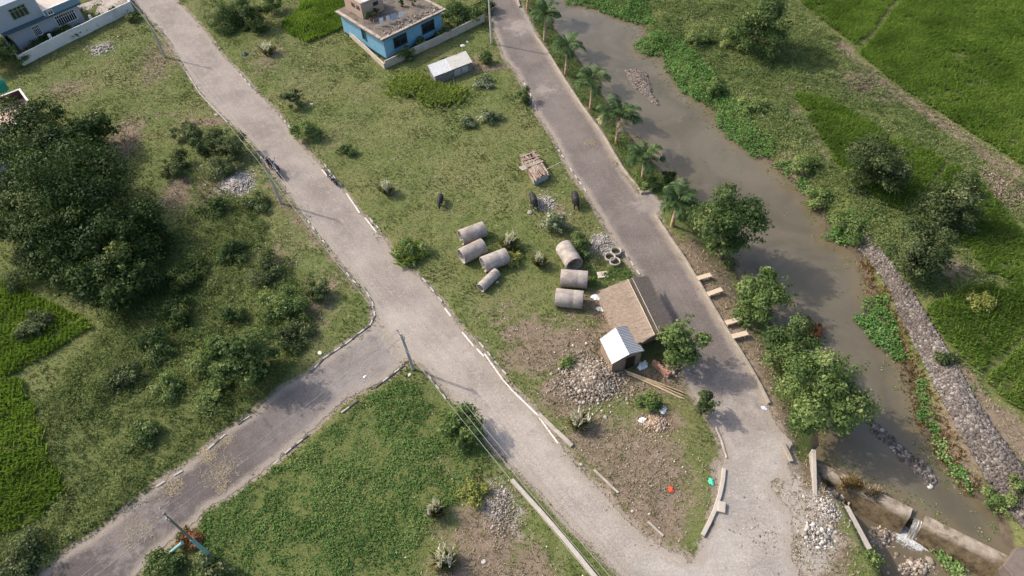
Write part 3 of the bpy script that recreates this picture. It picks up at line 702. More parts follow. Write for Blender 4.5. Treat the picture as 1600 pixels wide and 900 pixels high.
for (px, py, w_, h_, kd, lb, cl, lo) in T:
    tree_at(px, py, w_, h_, kd, lb, 'tree', 'tree', cl, 1.4 if kd != 'dark' else 1.25, .26 if kd == 'dark' else .22, lo)

B = [
 (296, 205, 54, 34, 'grey', 'low grey green bush nearest the pale footpath left of the main road'),
 (328, 228, 66, 44, 'grey', 'broad grey green bush above the sand heap left of the main road'),
 (362, 226, 48, 60, 'grey', 'big green bush at the left edge of the main road beside the cables'),
 (350, 262, 60, 30, 'grey', 'flat spreading bush directly above the sand heap'),
 (275, 262, 60, 40, 'grey', 'dark green bush left of the sand heap'),
 (335, 322, 44, 34, 'mid', 'green bush just below the sand heap'),
 (398, 318, 46, 34, 'grey', 'green bush between the sand heap and the utility pole'),
 (480, 207, 48, 38, 'fresh', 'round bush at the right edge of the main road behind the striped kerb'),
 (459, 155, 34, 46, 'grey', 'thin grey bush on the open plot near the upper main road'),
 (646, 395, 52, 36, 'fresh', 'leafy bush left of the concrete pipes near the road'),
 (868, 352, 46, 44, 'dusty', 'pale flowering bush below the two buffaloes'),
 (908, 386, 46, 44, 'mid', 'dark green bush growing at the mouth of the upper right pipe'),
 (362, 492, 40, 34, 'mid', 'small blue green bush above the big branch road bush'),
 (440, 470, 70, 60, 'fresh', 'wide bush in the weeds left of the road junction'),
 (420, 420, 60, 44, 'grey', 'dull green bush in the weeds above the junction'),
 (250, 540, 70, 50, 'mid', 'green bush in the middle of the left weeds'),
 (265, 600, 60, 40, 'fresh', 'low green bush between the rice plot and the branch road'),
 (737, 771, 48, 24, 'yellow', 'bright yellow green bush at the end of the weed carpet'),
 (256, 884, 70, 42, 'mid', 'dark round bush at the bottom edge by the blue pole'),
 (330, 900, 70, 44, 'grey', 'olive bush at the bottom edge right of the blue pole'),
 (296, 838, 40, 26, 'red', 'reddish leaved plant around the foot of the blue pole'),
 (40, 872, 90, 50, 'grey', 'grey green bush in the bottom left corner'),
 (50, 506, 60, 34, 'grey', 'dull bush standing in the left edge rice plot'),
 (60, 420, 100, 50, 'grey', 'pale bush in front of the left grove at the left edge'),
 (356, 22, 80, 60, 'mid', 'large bush beside the top of the main road'),
 (398, 30, 50, 50, 'dark', 'dark bush next to the bare patch at the top edge'),
 (430, 10, 44, 34, 'fresh', 'broad leaved plant left of the small rice plot'),
 (724, 22, 70, 50, 'mid', 'dense bush behind the wall at the right side of the blue house'),
 (757, 10, 36, 34, 'mid', 'small bush between the blue house and the pale pole'),
 (700, 98, 30, 14, 'mid', 'low plant behind the tin shed'),
 (757, 92, 30, 24, 'mid', 'bush right of the tin shed below the pale pole'),
 (753, 130, 34, 24, 'dusty', 'pale flowering bush below the tin shed'),
 (727, 190, 34, 24, 'dusty', 'white flowering bush in the middle of the upper plot'),
 (762, 183, 36, 26, 'dusty', 'white flowering bush right of its twin in the upper plot'),
 (815, 150, 26, 30, 'mid', 'green bush at the left edge of the riverside road'),
 (1042, 286, 34, 40, 'dark', 'dark round bush between the two lowest palms'),
 (1012, 288, 30, 26, 'fresh', 'fresh green bush at the broken end of the low wall'),
 (1115, 135, 40, 30, 'fresh', 'shrub on the far bank right of the gravel bar'),
 (1280, 316, 48, 36, 'fresh', 'shrub leaning over the far shore of the river'),
 (1330, 350, 60, 34, 'fresh', 'spreading shrub above the top of the stone revetment'),
 (1150, 62, 40, 44, 'fresh', 'grey shrub left of the lone tree on the far bank'),
 (1180, 168, 50, 30, 'fresh', 'wide shrub on the far bank beyond the hyacinth belt'),
 (1365, 872, 42, 36, 'fresh', 'fresh green bush at the lower end of the retaining wall'),
 (1562, 785, 50, 44, 'fresh', 'leafy bush on the shore by the right end of the weir'),
 (1596, 760, 40, 44, 'mid', 'green bush at the right edge above the weir end'),
 (1265, 515, 46, 26, 'red', 'brownish dry bush hanging over the water by the near bank'),
 (500, 455, 46, 40, 'grey', 'dull green bush in the weeds nearest the grassy junction corner'),
 (455, 520, 60, 50, 'grey', 'green bush above the curved striped kerb of the branch road'),
 (320, 560, 70, 50, 'fresh', 'green bush between the middle weeds and the branch road tree'),
 (200, 590, 70, 44, 'grey', 'grey green bush at the corner of the lower left rice plot'),
 (330, 620, 60, 40, 'fresh', 'light green bush at the upper edge of the branch road'),
 (220, 680, 60, 40, 'mid', 'low bush in the lower left weeds beside the branch road'),
 (300, 430, 70, 50, 'dark', 'dark bush in the shade right of the left grove'),
 (365, 395, 56, 40, 'mid', 'green bush in the weeds below the gravel heap'),
 (280, 490, 70, 50, 'dark', 'dark bush in the shade below the left grove'),
 (1090, 60, 50, 30, 'fresh', 'fresh green shrub above the head of the river pool'),
 (1260, 260, 50, 36, 'fresh', 'light shrub between the far shore and the middle rice field'),
 (1530, 470, 50, 36, 'yellow', 'yellow green bush right of the tree pair'),
 (1480, 560, 40, 28, 'grey', 'grey bush right of the stone revetment beside the rice'),
 (205, 28, 24, 20, 'dark', 'clipped dark bush at the outer corner of the white wall'),
 (8, 92, 56, 50, 'mid', 'green tree top left of the white walled house'),
 (540, 235, 30, 16, 'mid', 'small weed clump on the plot beside the parked motorbike'),
 (800, 405, 34, 22, 'yellow', 'yellow green weed clump right of the front pipe'),
 (890, 565, 30, 22, 'fresh', 'low green clump left of the rubble heap'),
 (1020, 628, 44, 20, 'fresh', 'low green clump below the bamboo poles'),
]
for (px, py, w_, h_, kd, lb) in B:
    tree_at(px, py, w_, h_, kd, lb, 'shrub', 'shrub', .0, 1.1, .17, 9, trunk=False, bmin=.45, bmax=1.1)

tallg_m = foliage('tall_grass_blades', [(0, (.08, .12, .026)), (.5, (.15, .195, .05)), (1, (.25, .27, .09))], .3)
for px, py, rx, ry, n, lb in [(645, 138, 34, 14, 420, 'bright tall grass clump below the corner of the blue house wall'), (690, 152, 32, 14, 380, 'bright tall grass clump in front of the tin shed'), (640, 400, 20, 14, 250, 'tall grass clump left of the concrete pipes near the road'), (1010, 60, 1, 1, 0, '')]:
    if not n: continue
    c = at(px, py); e = at(px+rx, py); f = at(px, py-ry); rng = np.random.default_rng(px)
    Q = np.stack([rng.normal(0, .45, n)*(e[0]-c[0]), rng.normal(0, .45, n)*(f[1]-c[1]), np.full(n, gz(c[0], c[1]))], -1)
    V_, F_ = blades(Q, 5, .75, .06, .9, rng); tag(np_mesh('tall_grass', V_, F_, tallg_m, None, attrs={'tone': rng.random(len(F_))}, loc=(c[0], c[1], 0)), lb, 'tall grass', kind='stuff')

# palms
palm_trunk_m = Mat('palm_trunk', .9, .2); o_ = palm_trunk_m.obj()
sz_ = palm_trunk_m.node('ShaderNodeSeparateXYZ'); palm_trunk_m.put(sz_.inputs[0], o_)
c_ = palm_trunk_m.ramp(palm_trunk_m.noise(3, 4, .6, palm_trunk_m.map(o_, (1, 1, 3))), [(.3, (.19, .13, .085)), (.6, (.34, .25, .17)), (.8, (.46, .37, .27))])
c_ = palm_trunk_m.mix(palm_trunk_m.step(palm_trunk_m.math('ADD', sz_.outputs[2], palm_trunk_m.math('MULTIPLY', palm_trunk_m.noise(2, 2, .5, o_), .3)), 1.75, 1.6), c_,
                      palm_trunk_m.mix(palm_trunk_m.step(palm_trunk_m.noise(2.5, 4, .7, o_), .42, .6), (.36, .17, .09), (.46, .38, .29)))
palm_trunk_m.col(c_)
frond_m = foliage('palm_fronds', [(0, (.018, .04, .012)), (.5, (.042, .075, .024)), (.85, (.08, .115, .04)), (1, (.15, .16, .07))], .2, .5)
def frond_np(az, el, L, rng):
    """arched midrib with two rows of hanging leaflets"""
    k_ = 26; s = np.linspace(0, 1, k_); e = el-s*s*1.55
    dx = np.cumsum(np.cos(e))*L/k_; dz = np.cumsum(np.sin(e))*L/k_
    ca, sa = math.cos(az), math.sin(az)
    R_ = np.stack([dx*ca, dx*sa, dz], -1); T_ = np.stack([np.cos(e)*ca, np.cos(e)*sa, np.sin(e)], -1); S_ = np.array([-sa, ca, 0.])
    Vs = []
    for sgn in (-1, 1):
        ll = L*.36*np.sin(np.clip(s*1.02+.07, 0, 1)*PI)**.6*rng.uniform(.8, 1.15, k_)
        tip = R_+(S_*sgn*.85+T_*.55)*ll[:, None]+np.array([0, 0, -1])*(ll*rng.uniform(.25, .6, k_))[:, None]
        mid = (R_+tip)/2+np.array([0, 0, .02])
        Vs.append(np.stack([R_-T_*.03, mid-T_*.07, tip, mid+T_*.07], 1))
    rw = .03*(1-s[:, None]*.8)
    ribs = np.stack([R_[:-1]-S_*rw[:-1], R_[:-1]+S_*rw[:-1], R_[1:]+S_*rw[1:], R_[1:]-S_*rw[1:]], 1)
    V_ = np.concatenate(Vs+[ribs]).reshape(-1, 3); return V_, np.arange(len(V_)).reshape(-1, 4)
PALMS = [(824, 16, 829, -28, 'palm at the top edge, its crown cut by the picture frame'), (851, 64, 853, 22, 'uppermost palm with a fully visible crown beside the riverside road'), (884, 116, 888, 70, 'second palm from the top with drooping fronds over the water'),
         (923, 170, 926, 122, 'palm level with the gravel bar in the river'), (963, 224, 968, 180, 'palm with the widest open star of fronds, below the gravel bar'), (1004, 279, 1007, 245, 'palm just above the broken end of the low wall'), (1050, 353, 1060, 314, 'lowest palm, left of the tall pear shaped tree')]
for i, (bx, by, tx, ty, lb) in enumerate(PALMS):
    rng = np.random.default_rng(200+i); b_ = G(bx, by)
    hgt = height_to(b_[:2], b_[2], tx, ty)
    tgt = at(tx, ty, b_[2]+hgt); off = np.array([tgt[0]-b_[0], tgt[1]-b_[1]])
    root = empty('palm_tree', b_, 0, lb, 'palm', 'palms along the riverside road')
    mb = MB(); n = 9
    pts = [(off[0]*(j/n)**1.5, off[1]*(j/n)**1.5, -.2+(hgt+.2)*j/n) for j in range(n+1)]
    mb.tube(pts, [.21-.09*j/n+.012*(j % 2) for j in range(n+1)], 10)
    mb.tube([pts[-1], (off[0], off[1], hgt+.5)], [.12, .05], 8)
    mb.build('trunk', palm_trunk_m.m, root)
    nf = int(rng.integers(13, 22)); ks_ = rng.uniform(.78, 1.12); dead = rng.random(30) < .12
    for f in range(nf):
        V_, F_ = frond_np(f*2.399+rng.normal(0, .1), rng.uniform(.25, 1.25) if f > 4 else rng.uniform(-.1, .4), rng.uniform(2.1, 3.0)*ks_, rng)
        np_mesh('frond', V_+np.array([off[0], off[1], hgt+.1]), F_, straw_m if dead[f] and f < 6 else frond_m, root, attrs={'tone': np.clip(rng.random(len(F_))*.8+.1, 0, 1)})

# plume grass
plume_m = foliage('white_plumes', [(0, (.42, .38, .33)), (.6, (.6, .56, .5)), (1, (.78, .75, .7))], .3)
reed_m = foliage('reed_blades', [(0, (.06, .065, .025)), (.6, (.13, .125, .05)), (1, (.25, .21, .11))], .2)
for (px, py, sp, lb) in [(797, 375, .8, 'white plumed grass clump behind the front concrete pipe'), (420, 74, .9, 'white plumed grass clump on the upper plot near the main road'), (606, 292, .5, 'small white plumed grass by the roadside plot corner'),
                     (843, 405, .4, 'small white plumed grass between the two pipe groups'), (697, 872, .9, 'white plumed grass at the bottom edge by the weed carpet'), (903, 655, .6, 'pale plumed grass beside the lower main road'), (682, 792, .5, 'thin pale plumed grass at the edge of the weed carpet'), (1048, 150, .01, '')]:
    if not lb: continue
    rng = np.random.default_rng(int(px)); b_ = G(px, py+10)
    root = empty('plume_grass', b_, 0, lb, 'grass clump', 'white plumed grass clumps')
    Q = np.stack([rng.normal(0, sp*.35, 60), rng.normal(0, sp*.35, 60), np.zeros(60)], -1)
    V_, F_ = blades(Q, 4, .9, .05, .7, rng); np_mesh('leaves', V_, F_, reed_m, root, attrs={'tone': rng.random(len(F_))})
    Q = np.stack([rng.normal(0, sp*.4, 26), rng.normal(0, sp*.4, 26), rng.uniform(.7, 1.0, 26)], -1)
    V_, F_ = blades(Q, 3, .65, .13, .5, rng); np_mesh('plumes', V_, F_, plume_m, root, attrs={'tone': rng.random(len(F_))})

# ------------------------------------------------------------------ concrete pipes and rings
M = Mat('pipe_concrete', .92, .2); rnd = M.node('ShaderNodeObjectInfo').outputs['Random']; vv = M.node('ShaderNodeVectorMath', operation='ADD'); M.put(vv.inputs[0], M.obj())
cb = M.node('ShaderNodeCombineXYZ'); M.put(cb.inputs[0], M.math('MULTIPLY', rnd, 40.)); M.t.links.new(cb.outputs[0], vv.inputs[1]); vv = vv.outputs[0]
c_ = M.ramp(M.noise(1.6, 5, .7, vv), [(.3, (.24, .205, .175)), (.5, (.335, .295, .26)), (.7, (.42, .38, .34))])
c_ = M.mix(M.math('MULTIPLY', M.step(M.noise(.9, 5, .75, vv), .5, .66), .8), c_, M.mix(rnd, (.27, .19, .15), (.19, .165, .14)))
c_ = M.mix(M.step(M.noise(14, 3, .7, vv), .64, .7), c_, (.15, .13, .11))
M.col(M.mix(1., c_, M.mix(rnd, (.88, .88, .88), (1.08, 1.06, 1.04)), 'MULTIPLY')); M.bump(M.noise(9, 4, .7, vv), .5, .03); conc_m = M.m
conc2_m = plain('old_concrete', (.36, .32, .275), .2, 1.5, .92, (.20, .17, .14), .4)
conc3_m = plain('pale_concrete', (.40, .355, .30), .15, 2., .9, (.27, .23, .19), .3)
def rot_to(d):
    return Vector(d).normalized().to_track_quat('Z', 'Y').to_matrix()
def pipe(a, b, r, label, name='concrete_pipe', tilt=0):
    A = at(a[0], a[1], r); Bp = at(b[0], b[1], r); g_ = min(gz(A[0], A[1]), gz(Bp[0], Bp[1]))
    d = Vector(Bp-A); L = d.length; c = (A+Bp)/2
    o = MB(); th = .11*r+.02; h = L/2
    o.lathe([(r-th, -h), (r-th, h), (r-.01, h), (r, h-.02), (r, h*.33), (r-.006, h*.33-.02), (r-.006, h*.3), (r, h*.3-.02), (r, -h+.02), (r-.01, -h)], 40, rot_to(d), (0, 0, 0), 0, True)
    ob = o.build(name, conc_m, None, (c[0], c[1], r+g_-.07))
    return tag(ob, label, 'pipe', 'large concrete pipes')
pipe((719.5, 371), (756.5, 357), .78, 'concrete pipe at the back of the left group of four')
pipe((720.5, 401), (755.5, 384), .78, 'concrete pipe in the middle left of the left group, second from the back')
pipe((754.5, 413.5), (792, 399), .78, 'concrete pipe at the right of the left group, with a pinkish stained top')
pipe((750.5, 450), (776, 425), .47, 'smallest and narrowest concrete pipe, in front of the left group')
pipe((881, 385), (898, 413), .85, 'concrete pipe half hidden by a bush, topmost of the right group of three')
pipe((876, 434), (918, 437), .82, 'concrete pipe in the middle of the right group of three')
pipe((868, 464), (911, 468), .82, 'concrete pipe lowest in the right group of three, by the dry earth')
for (px, py, lb) in [(962, 396, 'concrete well ring nearest the road, farthest from the hut'), (953, 405, 'concrete well ring in the middle of the three'), (960.5, 412, 'concrete well ring with rubble inside, nearest the hut')]:
    b_ = G(px, py); mb = MB(); r = .52
    mb.lathe([(r-.08, 0), (r, 0), (r, .42), (r-.02, .45), (r-.08, .45)], 24, None, (0, 0, 0), 0, True)
    tag(mb.build('well_ring', conc3_m, None, (b_[0], b_[1], b_[2]-.03)), lb, 'concrete ring', 'concrete well rings')
b_ = G(942, 430); mb = MB(); mb.box((0, 0, .06), (1.0, .75, .12), .05)
tag(mb.build('concrete_slab', plain('slab_concrete', (.5, .44, .36), .2, 2, .9, (.42, .25, .2)), None, b_, .02), 'square pale concrete slab lying among the creepers by the hut', 'slab')

# ------------------------------------------------------------------ stones
def ico_mesh(sub):
    bm = bmesh.new(); bmesh.ops.create_icosphere(bm, subdivisions=sub, radius=1); bm.verts.ensure_lookup_table()
    V_ = np.array([v.co[:] for v in bm.verts]); F_ = np.array([[v.index for v in f.verts] for f in bm.faces]); bm.free(); return V_, F_
ICO1 = ico_mesh(1); ICO2 = ico_mesh(2)
def stones(P, size, rng, base=ICO1, flat=.65):
    n = len(P); Vb, Fb = base
    s = np.broadcast_to(size, n)[:, None, None]*np.exp(rng.normal(-.12, .42, (n, 1, 1))).clip(.3, 2.6)*np.stack([rng.uniform(.7, 1.3, n), rng.uniform(.6, 1., n), rng.uniform(.4, .9, n)*flat/.65], -1)[:, None, :]
    a = rng.uniform(0, 2*PI, n); ca, sa = np.cos(a)[:, None], np.sin(a)[:, None]
    V_ = Vb[None]*rng.uniform(.78, 1.15, (n, len(Vb), 1))*s
    x = V_[..., 0]*ca-V_[..., 1]*sa; y = V_[..., 0]*sa+V_[..., 1]*ca
    V_ = np.stack([x, y, V_[..., 2]], -1)+P[:, None, :]
    F_ = Fb[None]+(np.arange(n)*len(Vb))[:, None, None]
    return V_.reshape(-1, 3), F_.reshape(-1, 3), np.repeat(rng.random(n), len(Fb))
def stone_mat(name, stops):
    M = Mat(name, .9, .25); c = M.ramp(M.attr('tone'), stops)
    M.col(M.mix(1., c, M.ramp(M.noise(9, 3), [(.3, (.75, .74, .72)), (.7, (1.15, 1.15, 1.15))]), 'MULTIPLY')); return M.m
rub_m = stone_mat('rubble', [(0, (.10, .078, .058)), (.4, (.185, .147, .112)), (.8, (.29, .243, .195)), (1, (.48, .43, .375))])
white_m = stone_mat('white_rubble', [(0, (.18, .152, .125)), (.5, (.30, .265, .228)), (1, (.56, .53, .48))])
rev_m = stone_mat('revetment_stone', [(0, (.05, .042, .035)), (.4, (.10, .083, .072)), (.8, (.17, .145, .128)), (1, (.34, .31, .28))])
def heap(name, px, py, rx, ry, hgt, n, size, mat, label, cat, seed, edge=1.7, zb=None):
    rng = np.random.default_rng(seed); c = G(px, py); e = at(px+rx, py); f = at(px, py-ry)
    c0 = at(px, py); ax = abs(e[0]-c0[0]); ay = abs(f[1]-c0[1])
    q = rng.normal(0, .42, (n, 2)); out_ = rng.random(n) < .12; q[out_] *= 1.8; rr = np.hypot(q[:, 0], q[:, 1]); q = q[rr < edge]; rr = rr[rr < edge]
    x = q[:, 0]*ax; y = q[:, 1]*ay
    if zb is not None: c = at(px, py, zb)
    P_ = np.stack([x, y, (look(GH, x+c[0], y+c[1])-c[2] if zb is None else 0*x-.08)+hgt*np.clip(1-rr*1.1, 0, 1)**1.2*(.7+.6*fbm(x, y, .8, 2, seed))], -1)
    V_, F_, t_ = stones(P_, size, rng)
    return tag(np_mesh(name, V_, F_, mat, None, attrs={'tone': t_}, loc=c), label, cat, kind='stuff')
heap('rubble_heap', 925, 592, 56, 42, .75, 4200, .09, rub_m, 'heap of pale broken stones beside the tin roofed annex', 'rubble', 1)
heap('white_rubble', 1278, 836, 30, 26, .2, 240, .10, white_m, 'white broken rubble on the gravel yard near the retaining wall', 'rubble', 2)
heap('stone_debris', 160, 77, 22, 13, .15, 160, .12, white_m, 'scatter of white stones in front of the white boundary wall', 'rubble', 3)
heap('sand_heap', 368, 288, 34, 22, .55, 1500, .07, stone_mat('gravel', [(0, (.3, .25, .2)), (.5, (.46, .4, .34)), (1, (.66, .6, .53))]), 'pale gravel heap left of the main road by the bushes', 'gravel heap', 4)
heap('gravel_patch', 850, 318, 22, 14, .2, 700, .06, white_m, 'pale gravel spread beside the two buffaloes', 'gravel heap', 5)
heap('gravel_patch', 940, 382, 24, 20, .2, 700, .06, white_m, 'pale gravel spread behind the well rings', 'gravel heap', 6)
heap('weir_rubble', 1376, 838, 26, 20, .28, 420, .11, stone_mat('river_stone', [(0, (.12, .095, .075)), (.5, (.30, .24, .19)), (1, (.5, .42, .35))]), 'brown stones at the foot of the retaining wall below the weir', 'rubble', 7, 1.7, WL2)
heap('stream_stones', 1432, 886, 38, 18, .3, 330, .12, bpy.data.materials['river_stone'], 'reddish stones in the shallow stream below the waterfall', 'rubble', 8, 1.7, WL2)
heap('weir_rubble', 1300, 772, 20, 20, .5, 420, .14, bpy.data.materials['river_stone'], 'brown stones heaped between the abutment wall and the left weir wall', 'rubble', 17, 1.5, -1.9)
heap('yard_gravel', 1290, 795, 24, 26, .2, 600, .06, white_m, 'white gravel patch beside the abutment wall', 'gravel heap', 9)
heap('plot_debris', 785, 800, 34, 60, .08, 800, .055, rub_m, 'loose pale pebbles on the bare plot left of the concrete beam', 'pebbles', 10)
heap('yard_pebbles', 1190, 830, 70, 80, .03, 900, .05, rub_m, 'loose pebbles scattered over the gravel yard', 'pebbles', 11)
heap('plot_pebbles', 1010, 760, 100, 90, .03, 700, .05, rub_m, 'scattered pebbles on the dry triangular plot', 'pebbles', 12)
heap('dirt_clods', 1345, 135, 40, 20, .12, 700, .09, stone_mat('dark_soil', [(0, (.05, .038, .026)), (.6, (.12, .09, .062)), (1, (.2, .16, .12))]), 'dug dark clods of earth beside the rice fields', 'earth clods', 13)
heap('dirt_bank', 1560, 296, 50, 46, .25, 1500, .07, stone_mat('brown_soil', [(0, (.12, .085, .06)), (.6, (.24, .18, .13)), (1, (.36, .29, .22))]), 'ridge of dug brown earth at the right edge', 'earth bank', 14)

# gravel bar and stone spit in the river
def bar(name, poly, hgt, n, size, mat, label, seed):
    pw = np.array([at(p[0], p[1], WL)[:2] for p in poly]); c = pw.mean(0); rng = np.random.default_rng(seed)
    lo = pw.min(0); hi = pw.max(0); q = rng.uniform(lo, hi, (n*3, 2)); d = sdf(pw, q[:, 0], q[:, 1])+(fbm(q[:, 0], q[:, 1], 1, 2, 3)-.5)*.9
    k_ = d < 0; q = q[k_]; d = d[k_]
    P_ = np.stack([q[:, 0]-c[0], q[:, 1]-c[1], np.minimum(-d*.25, hgt)-.03], -1)
    V_, F_, t_ = stones(P_, size, rng)
    return tag(np_mesh(name, V_, F_, mat, None, attrs={'tone': t_}, loc=(c[0], c[1], WL)), label, 'gravel bar', kind='stuff')
bar('gravel_bar', [(978,112),(993,108),(1012,116),(1018,138),(1030,164),(1016,158),(992,138)], .25, 2600, .09, stone_mat('bar_gravel', [(0, (.09, .07, .058)), (.5, (.165, .135, .115)), (1, (.26, .22, .19))]), 'small brown gravel bar in the middle of the river', 21)
bar('stone_spit', [(1345,650),(1362,655),(1400,690),(1440,720),(1466,752),(1452,758),(1425,735),(1385,700)], .25, 1300, .11, rev_m, 'grey line of stones in the water above the weir', 22)

# stone revetment on the far bank
REV_L = [(1344,371),(1372,410),(1397,450),(1424,508),(1447,556),(1477,621),(1512,686),(1547,741),(1597,806),(1647,875)]
REV_R = [(1360,366),(1389,402),(1416,441),(1446,492),(1477,547),(1507,602),(1545,663),(1585,721),(1635,778),(1695,843)]
rp = W(REV_L+REV_R[::-1]); rng = np.random.default_rng(31)
lo = rp.min(0); hi = rp.max(0); q = rng.uniform(lo, hi, (60000, 2)); d = sdf(rp, q[:, 0], q[:, 1]); q = q[d < .1]; d = d[d < .1]
q = q[:20000]; d = d[:20000]
c = rp.mean(0)
P_ = np.stack([q[:, 0], q[:, 1], look(GH, q[:, 0], q[:, 1])+.12+np.minimum(-d*.15, .2)], -1)-np.array([c[0], c[1], 0])
V_, F_, t_ = stones(P_, .095, rng)
t_ = np.clip(t_*.7+.3*np.repeat(np.clip(1.2*fbm(q[:, 0], q[:, 1], .3, 2, 8)+np.clip(-d, 0, 1)*.1, 0, 1), len(ICO1[1]))+.02, 0, 1)
tag(np_mesh('stone_revetment', V_, F_, rev_m, None, attrs={'tone': t_}, loc=(c[0], c[1], 0)), 'long grey pitched stone revetment along the far bank of the river', 'stone revetment')

# reddish dry weeds between water and revetment
REDP = W([(1340,400),(1360,400),(1395,455),(1420,520),(1442,575),(1470,640),(1505,705),(1535,750),(1510,770),(1470,715),(1440,665),(1425,610),(1410,560),(1388,492),(1362,455)])
P = sample(20, REDP); P = P[(sdf(REDP, P[:, 0], P[:, 1]) < .3) & (RNG.random(len(P)) < .75)]
V_, F_ = blades(P, 5, .3, .06, .9)
tag(np_mesh('dry_weeds', V_, F_, foliage('rusty_weeds', [(0, (.07, .06, .02)), (.4, (.16, .12, .045)), (.75, (.25, .15, .07)), (1, (.33, .25, .12))], .2), attrs={'tone': tone_at(P, 0, 5, .5, .5, 5)}), 'rusty brown dry weeds between the water and the stone revetment', 'weeds', kind='stuff')

# single stones
rng = np.random.default_rng(77)
for i, (px, py, s, lb) in enumerate([(150, 177, .28, 'large white stone on the open plot left of the main road'), (142, 172, .14, 'small white stone left of the large white one on the open plot'), (1424, 874, .45, 'big reddish boulder in the stream below the waterfall'),
      (1453, 876, .36, 'rounded grey boulder in the stream right of the reddish one'), (1401, 866, .28, 'small flat boulder in the stream left of the reddish one'), (946, 652, .24, 'pale stone on the dry plot below the rubble heap'),
      (338, 180, .26, 'grey stone beside the pale footpath at the main road'), (988, 799, .16, 'white stone at the lower end of the dry triangular plot'), (756, 878, .2, 'white stone on the bare plot near the bottom edge'), (777, 441, .25, 'pale stone beside the smallest concrete pipe'),
      (908, 726, .14, 'small white stone at the right edge of the lower main road'), (1158, 853, .2, 'white stone on the gravel yard near the bottom'), (1159, 872, .16, 'small white stone below another on the gravel yard'), (828, 332, .26, 'grey flat stone beside the left buffalo of the pair'), (315, 260, .3, 'upright white stone left of the gravel heap'), (1453, 760, .22, 'white stone at the tip of the stone spit in the water')]):
    b_ = G(px, py); lv = WL2-.02 if py > 860 and px > 1390 else b_[2]
    if px == 1453 and py == 760: lv = WL; b_ = at(px, py, WL)
    if lv == WL2-.02: b_ = at(px, py, WL2)
    V_, F_, t_ = stones(np.array([[0, 0, s*.12]]), s, rng, ICO2, .38)
    tag(np_mesh('stone', V_, F_, white_m if 'white' in lb or 'pale' in lb else rub_m, None, attrs={'tone': t_*.6+.3}, loc=(b_[0], b_[1], lv)), lb, 'stone')
#PART2
# ------------------------------------------------------------------ walls, kerbs, beams
def ribbon(pts, wd, z0, z1, name, mat, label, cat, seed=0, chip=.03, group=None, parent=None, step=.5):
    """a wall or kerb with this centre line; z0/z1 above the ground"""
    Q = []
    for a, b in zip(pts[:-1], pts[1:]):
        a = np.asarray(a, float)[:2]; b = np.asarray(b, float)[:2]; n = max(1, int(np.hypot(*(b-a))/step))
        Q += [a+(b-a)*i/n for i in range(n)]
    Q.append(np.asarray(pts[-1], float)[:2]); o = Q[0].copy(); rng = np.random.default_rng(seed+3)
    V_ = []; gr = [max(gz(*q), -.5) for q in Q]
    for i, q in enumerate(Q):
        t = Q[min(i+1, len(Q)-1)]-Q[max(i-1, 0)]; t = t/(np.hypot(*t)+1e-9); n = np.array([-t[1], t[0]])*wd/2
        e = rng.uniform(-chip, chip, 4); zt = gr[i]+z1+e[0]; q = q-o
        for sg, z in ((1, gr[i]+z0), (1, zt-.02), (.8, zt), (-.8, zt), (-1, zt-.02), (-1, gr[i]+z0)):
            V_.append((*(q+n*sg*(1+e[1]*.6)), z))
    m_ = 6; n = len(Q); mb = MB()
    F_ = [(i*m_+k_, i*m_+(k_+1) % m_, (i+1)*m_+(k_+1) % m_, (i+1)*m_+k_) for i in range(n-1) for k_ in range(m_)]
    F_ += [tuple(range(m_)), tuple(range((n-1)*m_+m_-1, (n-1)*m_-1, -1))]
    mb.add(V_, F_)
    ob = mb.build(name, mat, parent, (o[0], o[1], 0))
    if label: tag(ob, label, cat, group)
    return ob
px_line = lambda L: [at(*p)[:2] for p in L]
wall_m = plain('parapet_concrete', (.30, .255, .205), .25, 1.4, .92, (.22, .185, .15), .5)
ribbon(px_line([(797,-40),(812,12)]), .25, -.1, .3, 'low_wall', wall_m, 'short low wall at the top edge between riverside road and palms', 'low wall', 1)
ribbon(px_line([(836,56),(856,84),(883,128),(908,166),(942,212),(972,264),(1003,304)]), .24, -.15, .32, 'low_wall', wall_m, 'long weathered low wall along the riverside road below the palms', 'low wall', 2)
ribbon(px_line([(1004,303),(1018,300)]), .25, -.15, .3, 'low_wall', wall_m, 'short return of the broken wall at the gap towards the river', 'low wall', 4)
ribbon(px_line([(1023,337),(1046,372),(1072,410),(1094,447),(1117,487),(1138,522),(1163,562),(1188,606),(1201,632)]), .23, -.15, .3, 'low_wall', wall_m, 'long low wall between the riverside road and the concrete benches', 'low wall', 5)
ribbon(px_line([(1222,694),(1229,707),(1236,722)]), .3, -.1, .3, 'low_wall', wall_m, 'short broken piece of low wall above the weir', 'low wall', 6)
ribbon(px_line([(800,752),(842,798),(880,842),(930,903),(950,930)]), .30, -.1, .30, 'concrete_beam', conc3_m, 'long straight concrete beam on the bare plot at the bottom edge', 'concrete beam', 7, .02)
ribbon(px_line([(1131,733),(1129,752),(1124,775),(1117,797),(1108,817),(1097,838)]), .30, -.1, .22, 'curved_kerb', conc3_m, 'pale curved kerb between the dry plot and the gravel yard', 'kerb', 8)
ribbon(px_line([(842,648),(858,664),(876,681),(894,698)]), .32, -.1, .22, 'kerb', conc2_m, 'broken grey kerb at the right edge of the lower main road', 'kerb', 9)
ribbon(px_line([(928,735),(948,754),(966,771)]), .16, -.1, .12, 'kerb', conc2_m, 'thin half buried kerb along the dry triangular plot', 'kerb', 10)
ribbon(px_line([(1012,816),(1024,827),(1036,838)]), .16, -.1, .12, 'kerb', conc2_m, 'short half buried kerb at the tip of the dry triangular plot', 'kerb', 11)
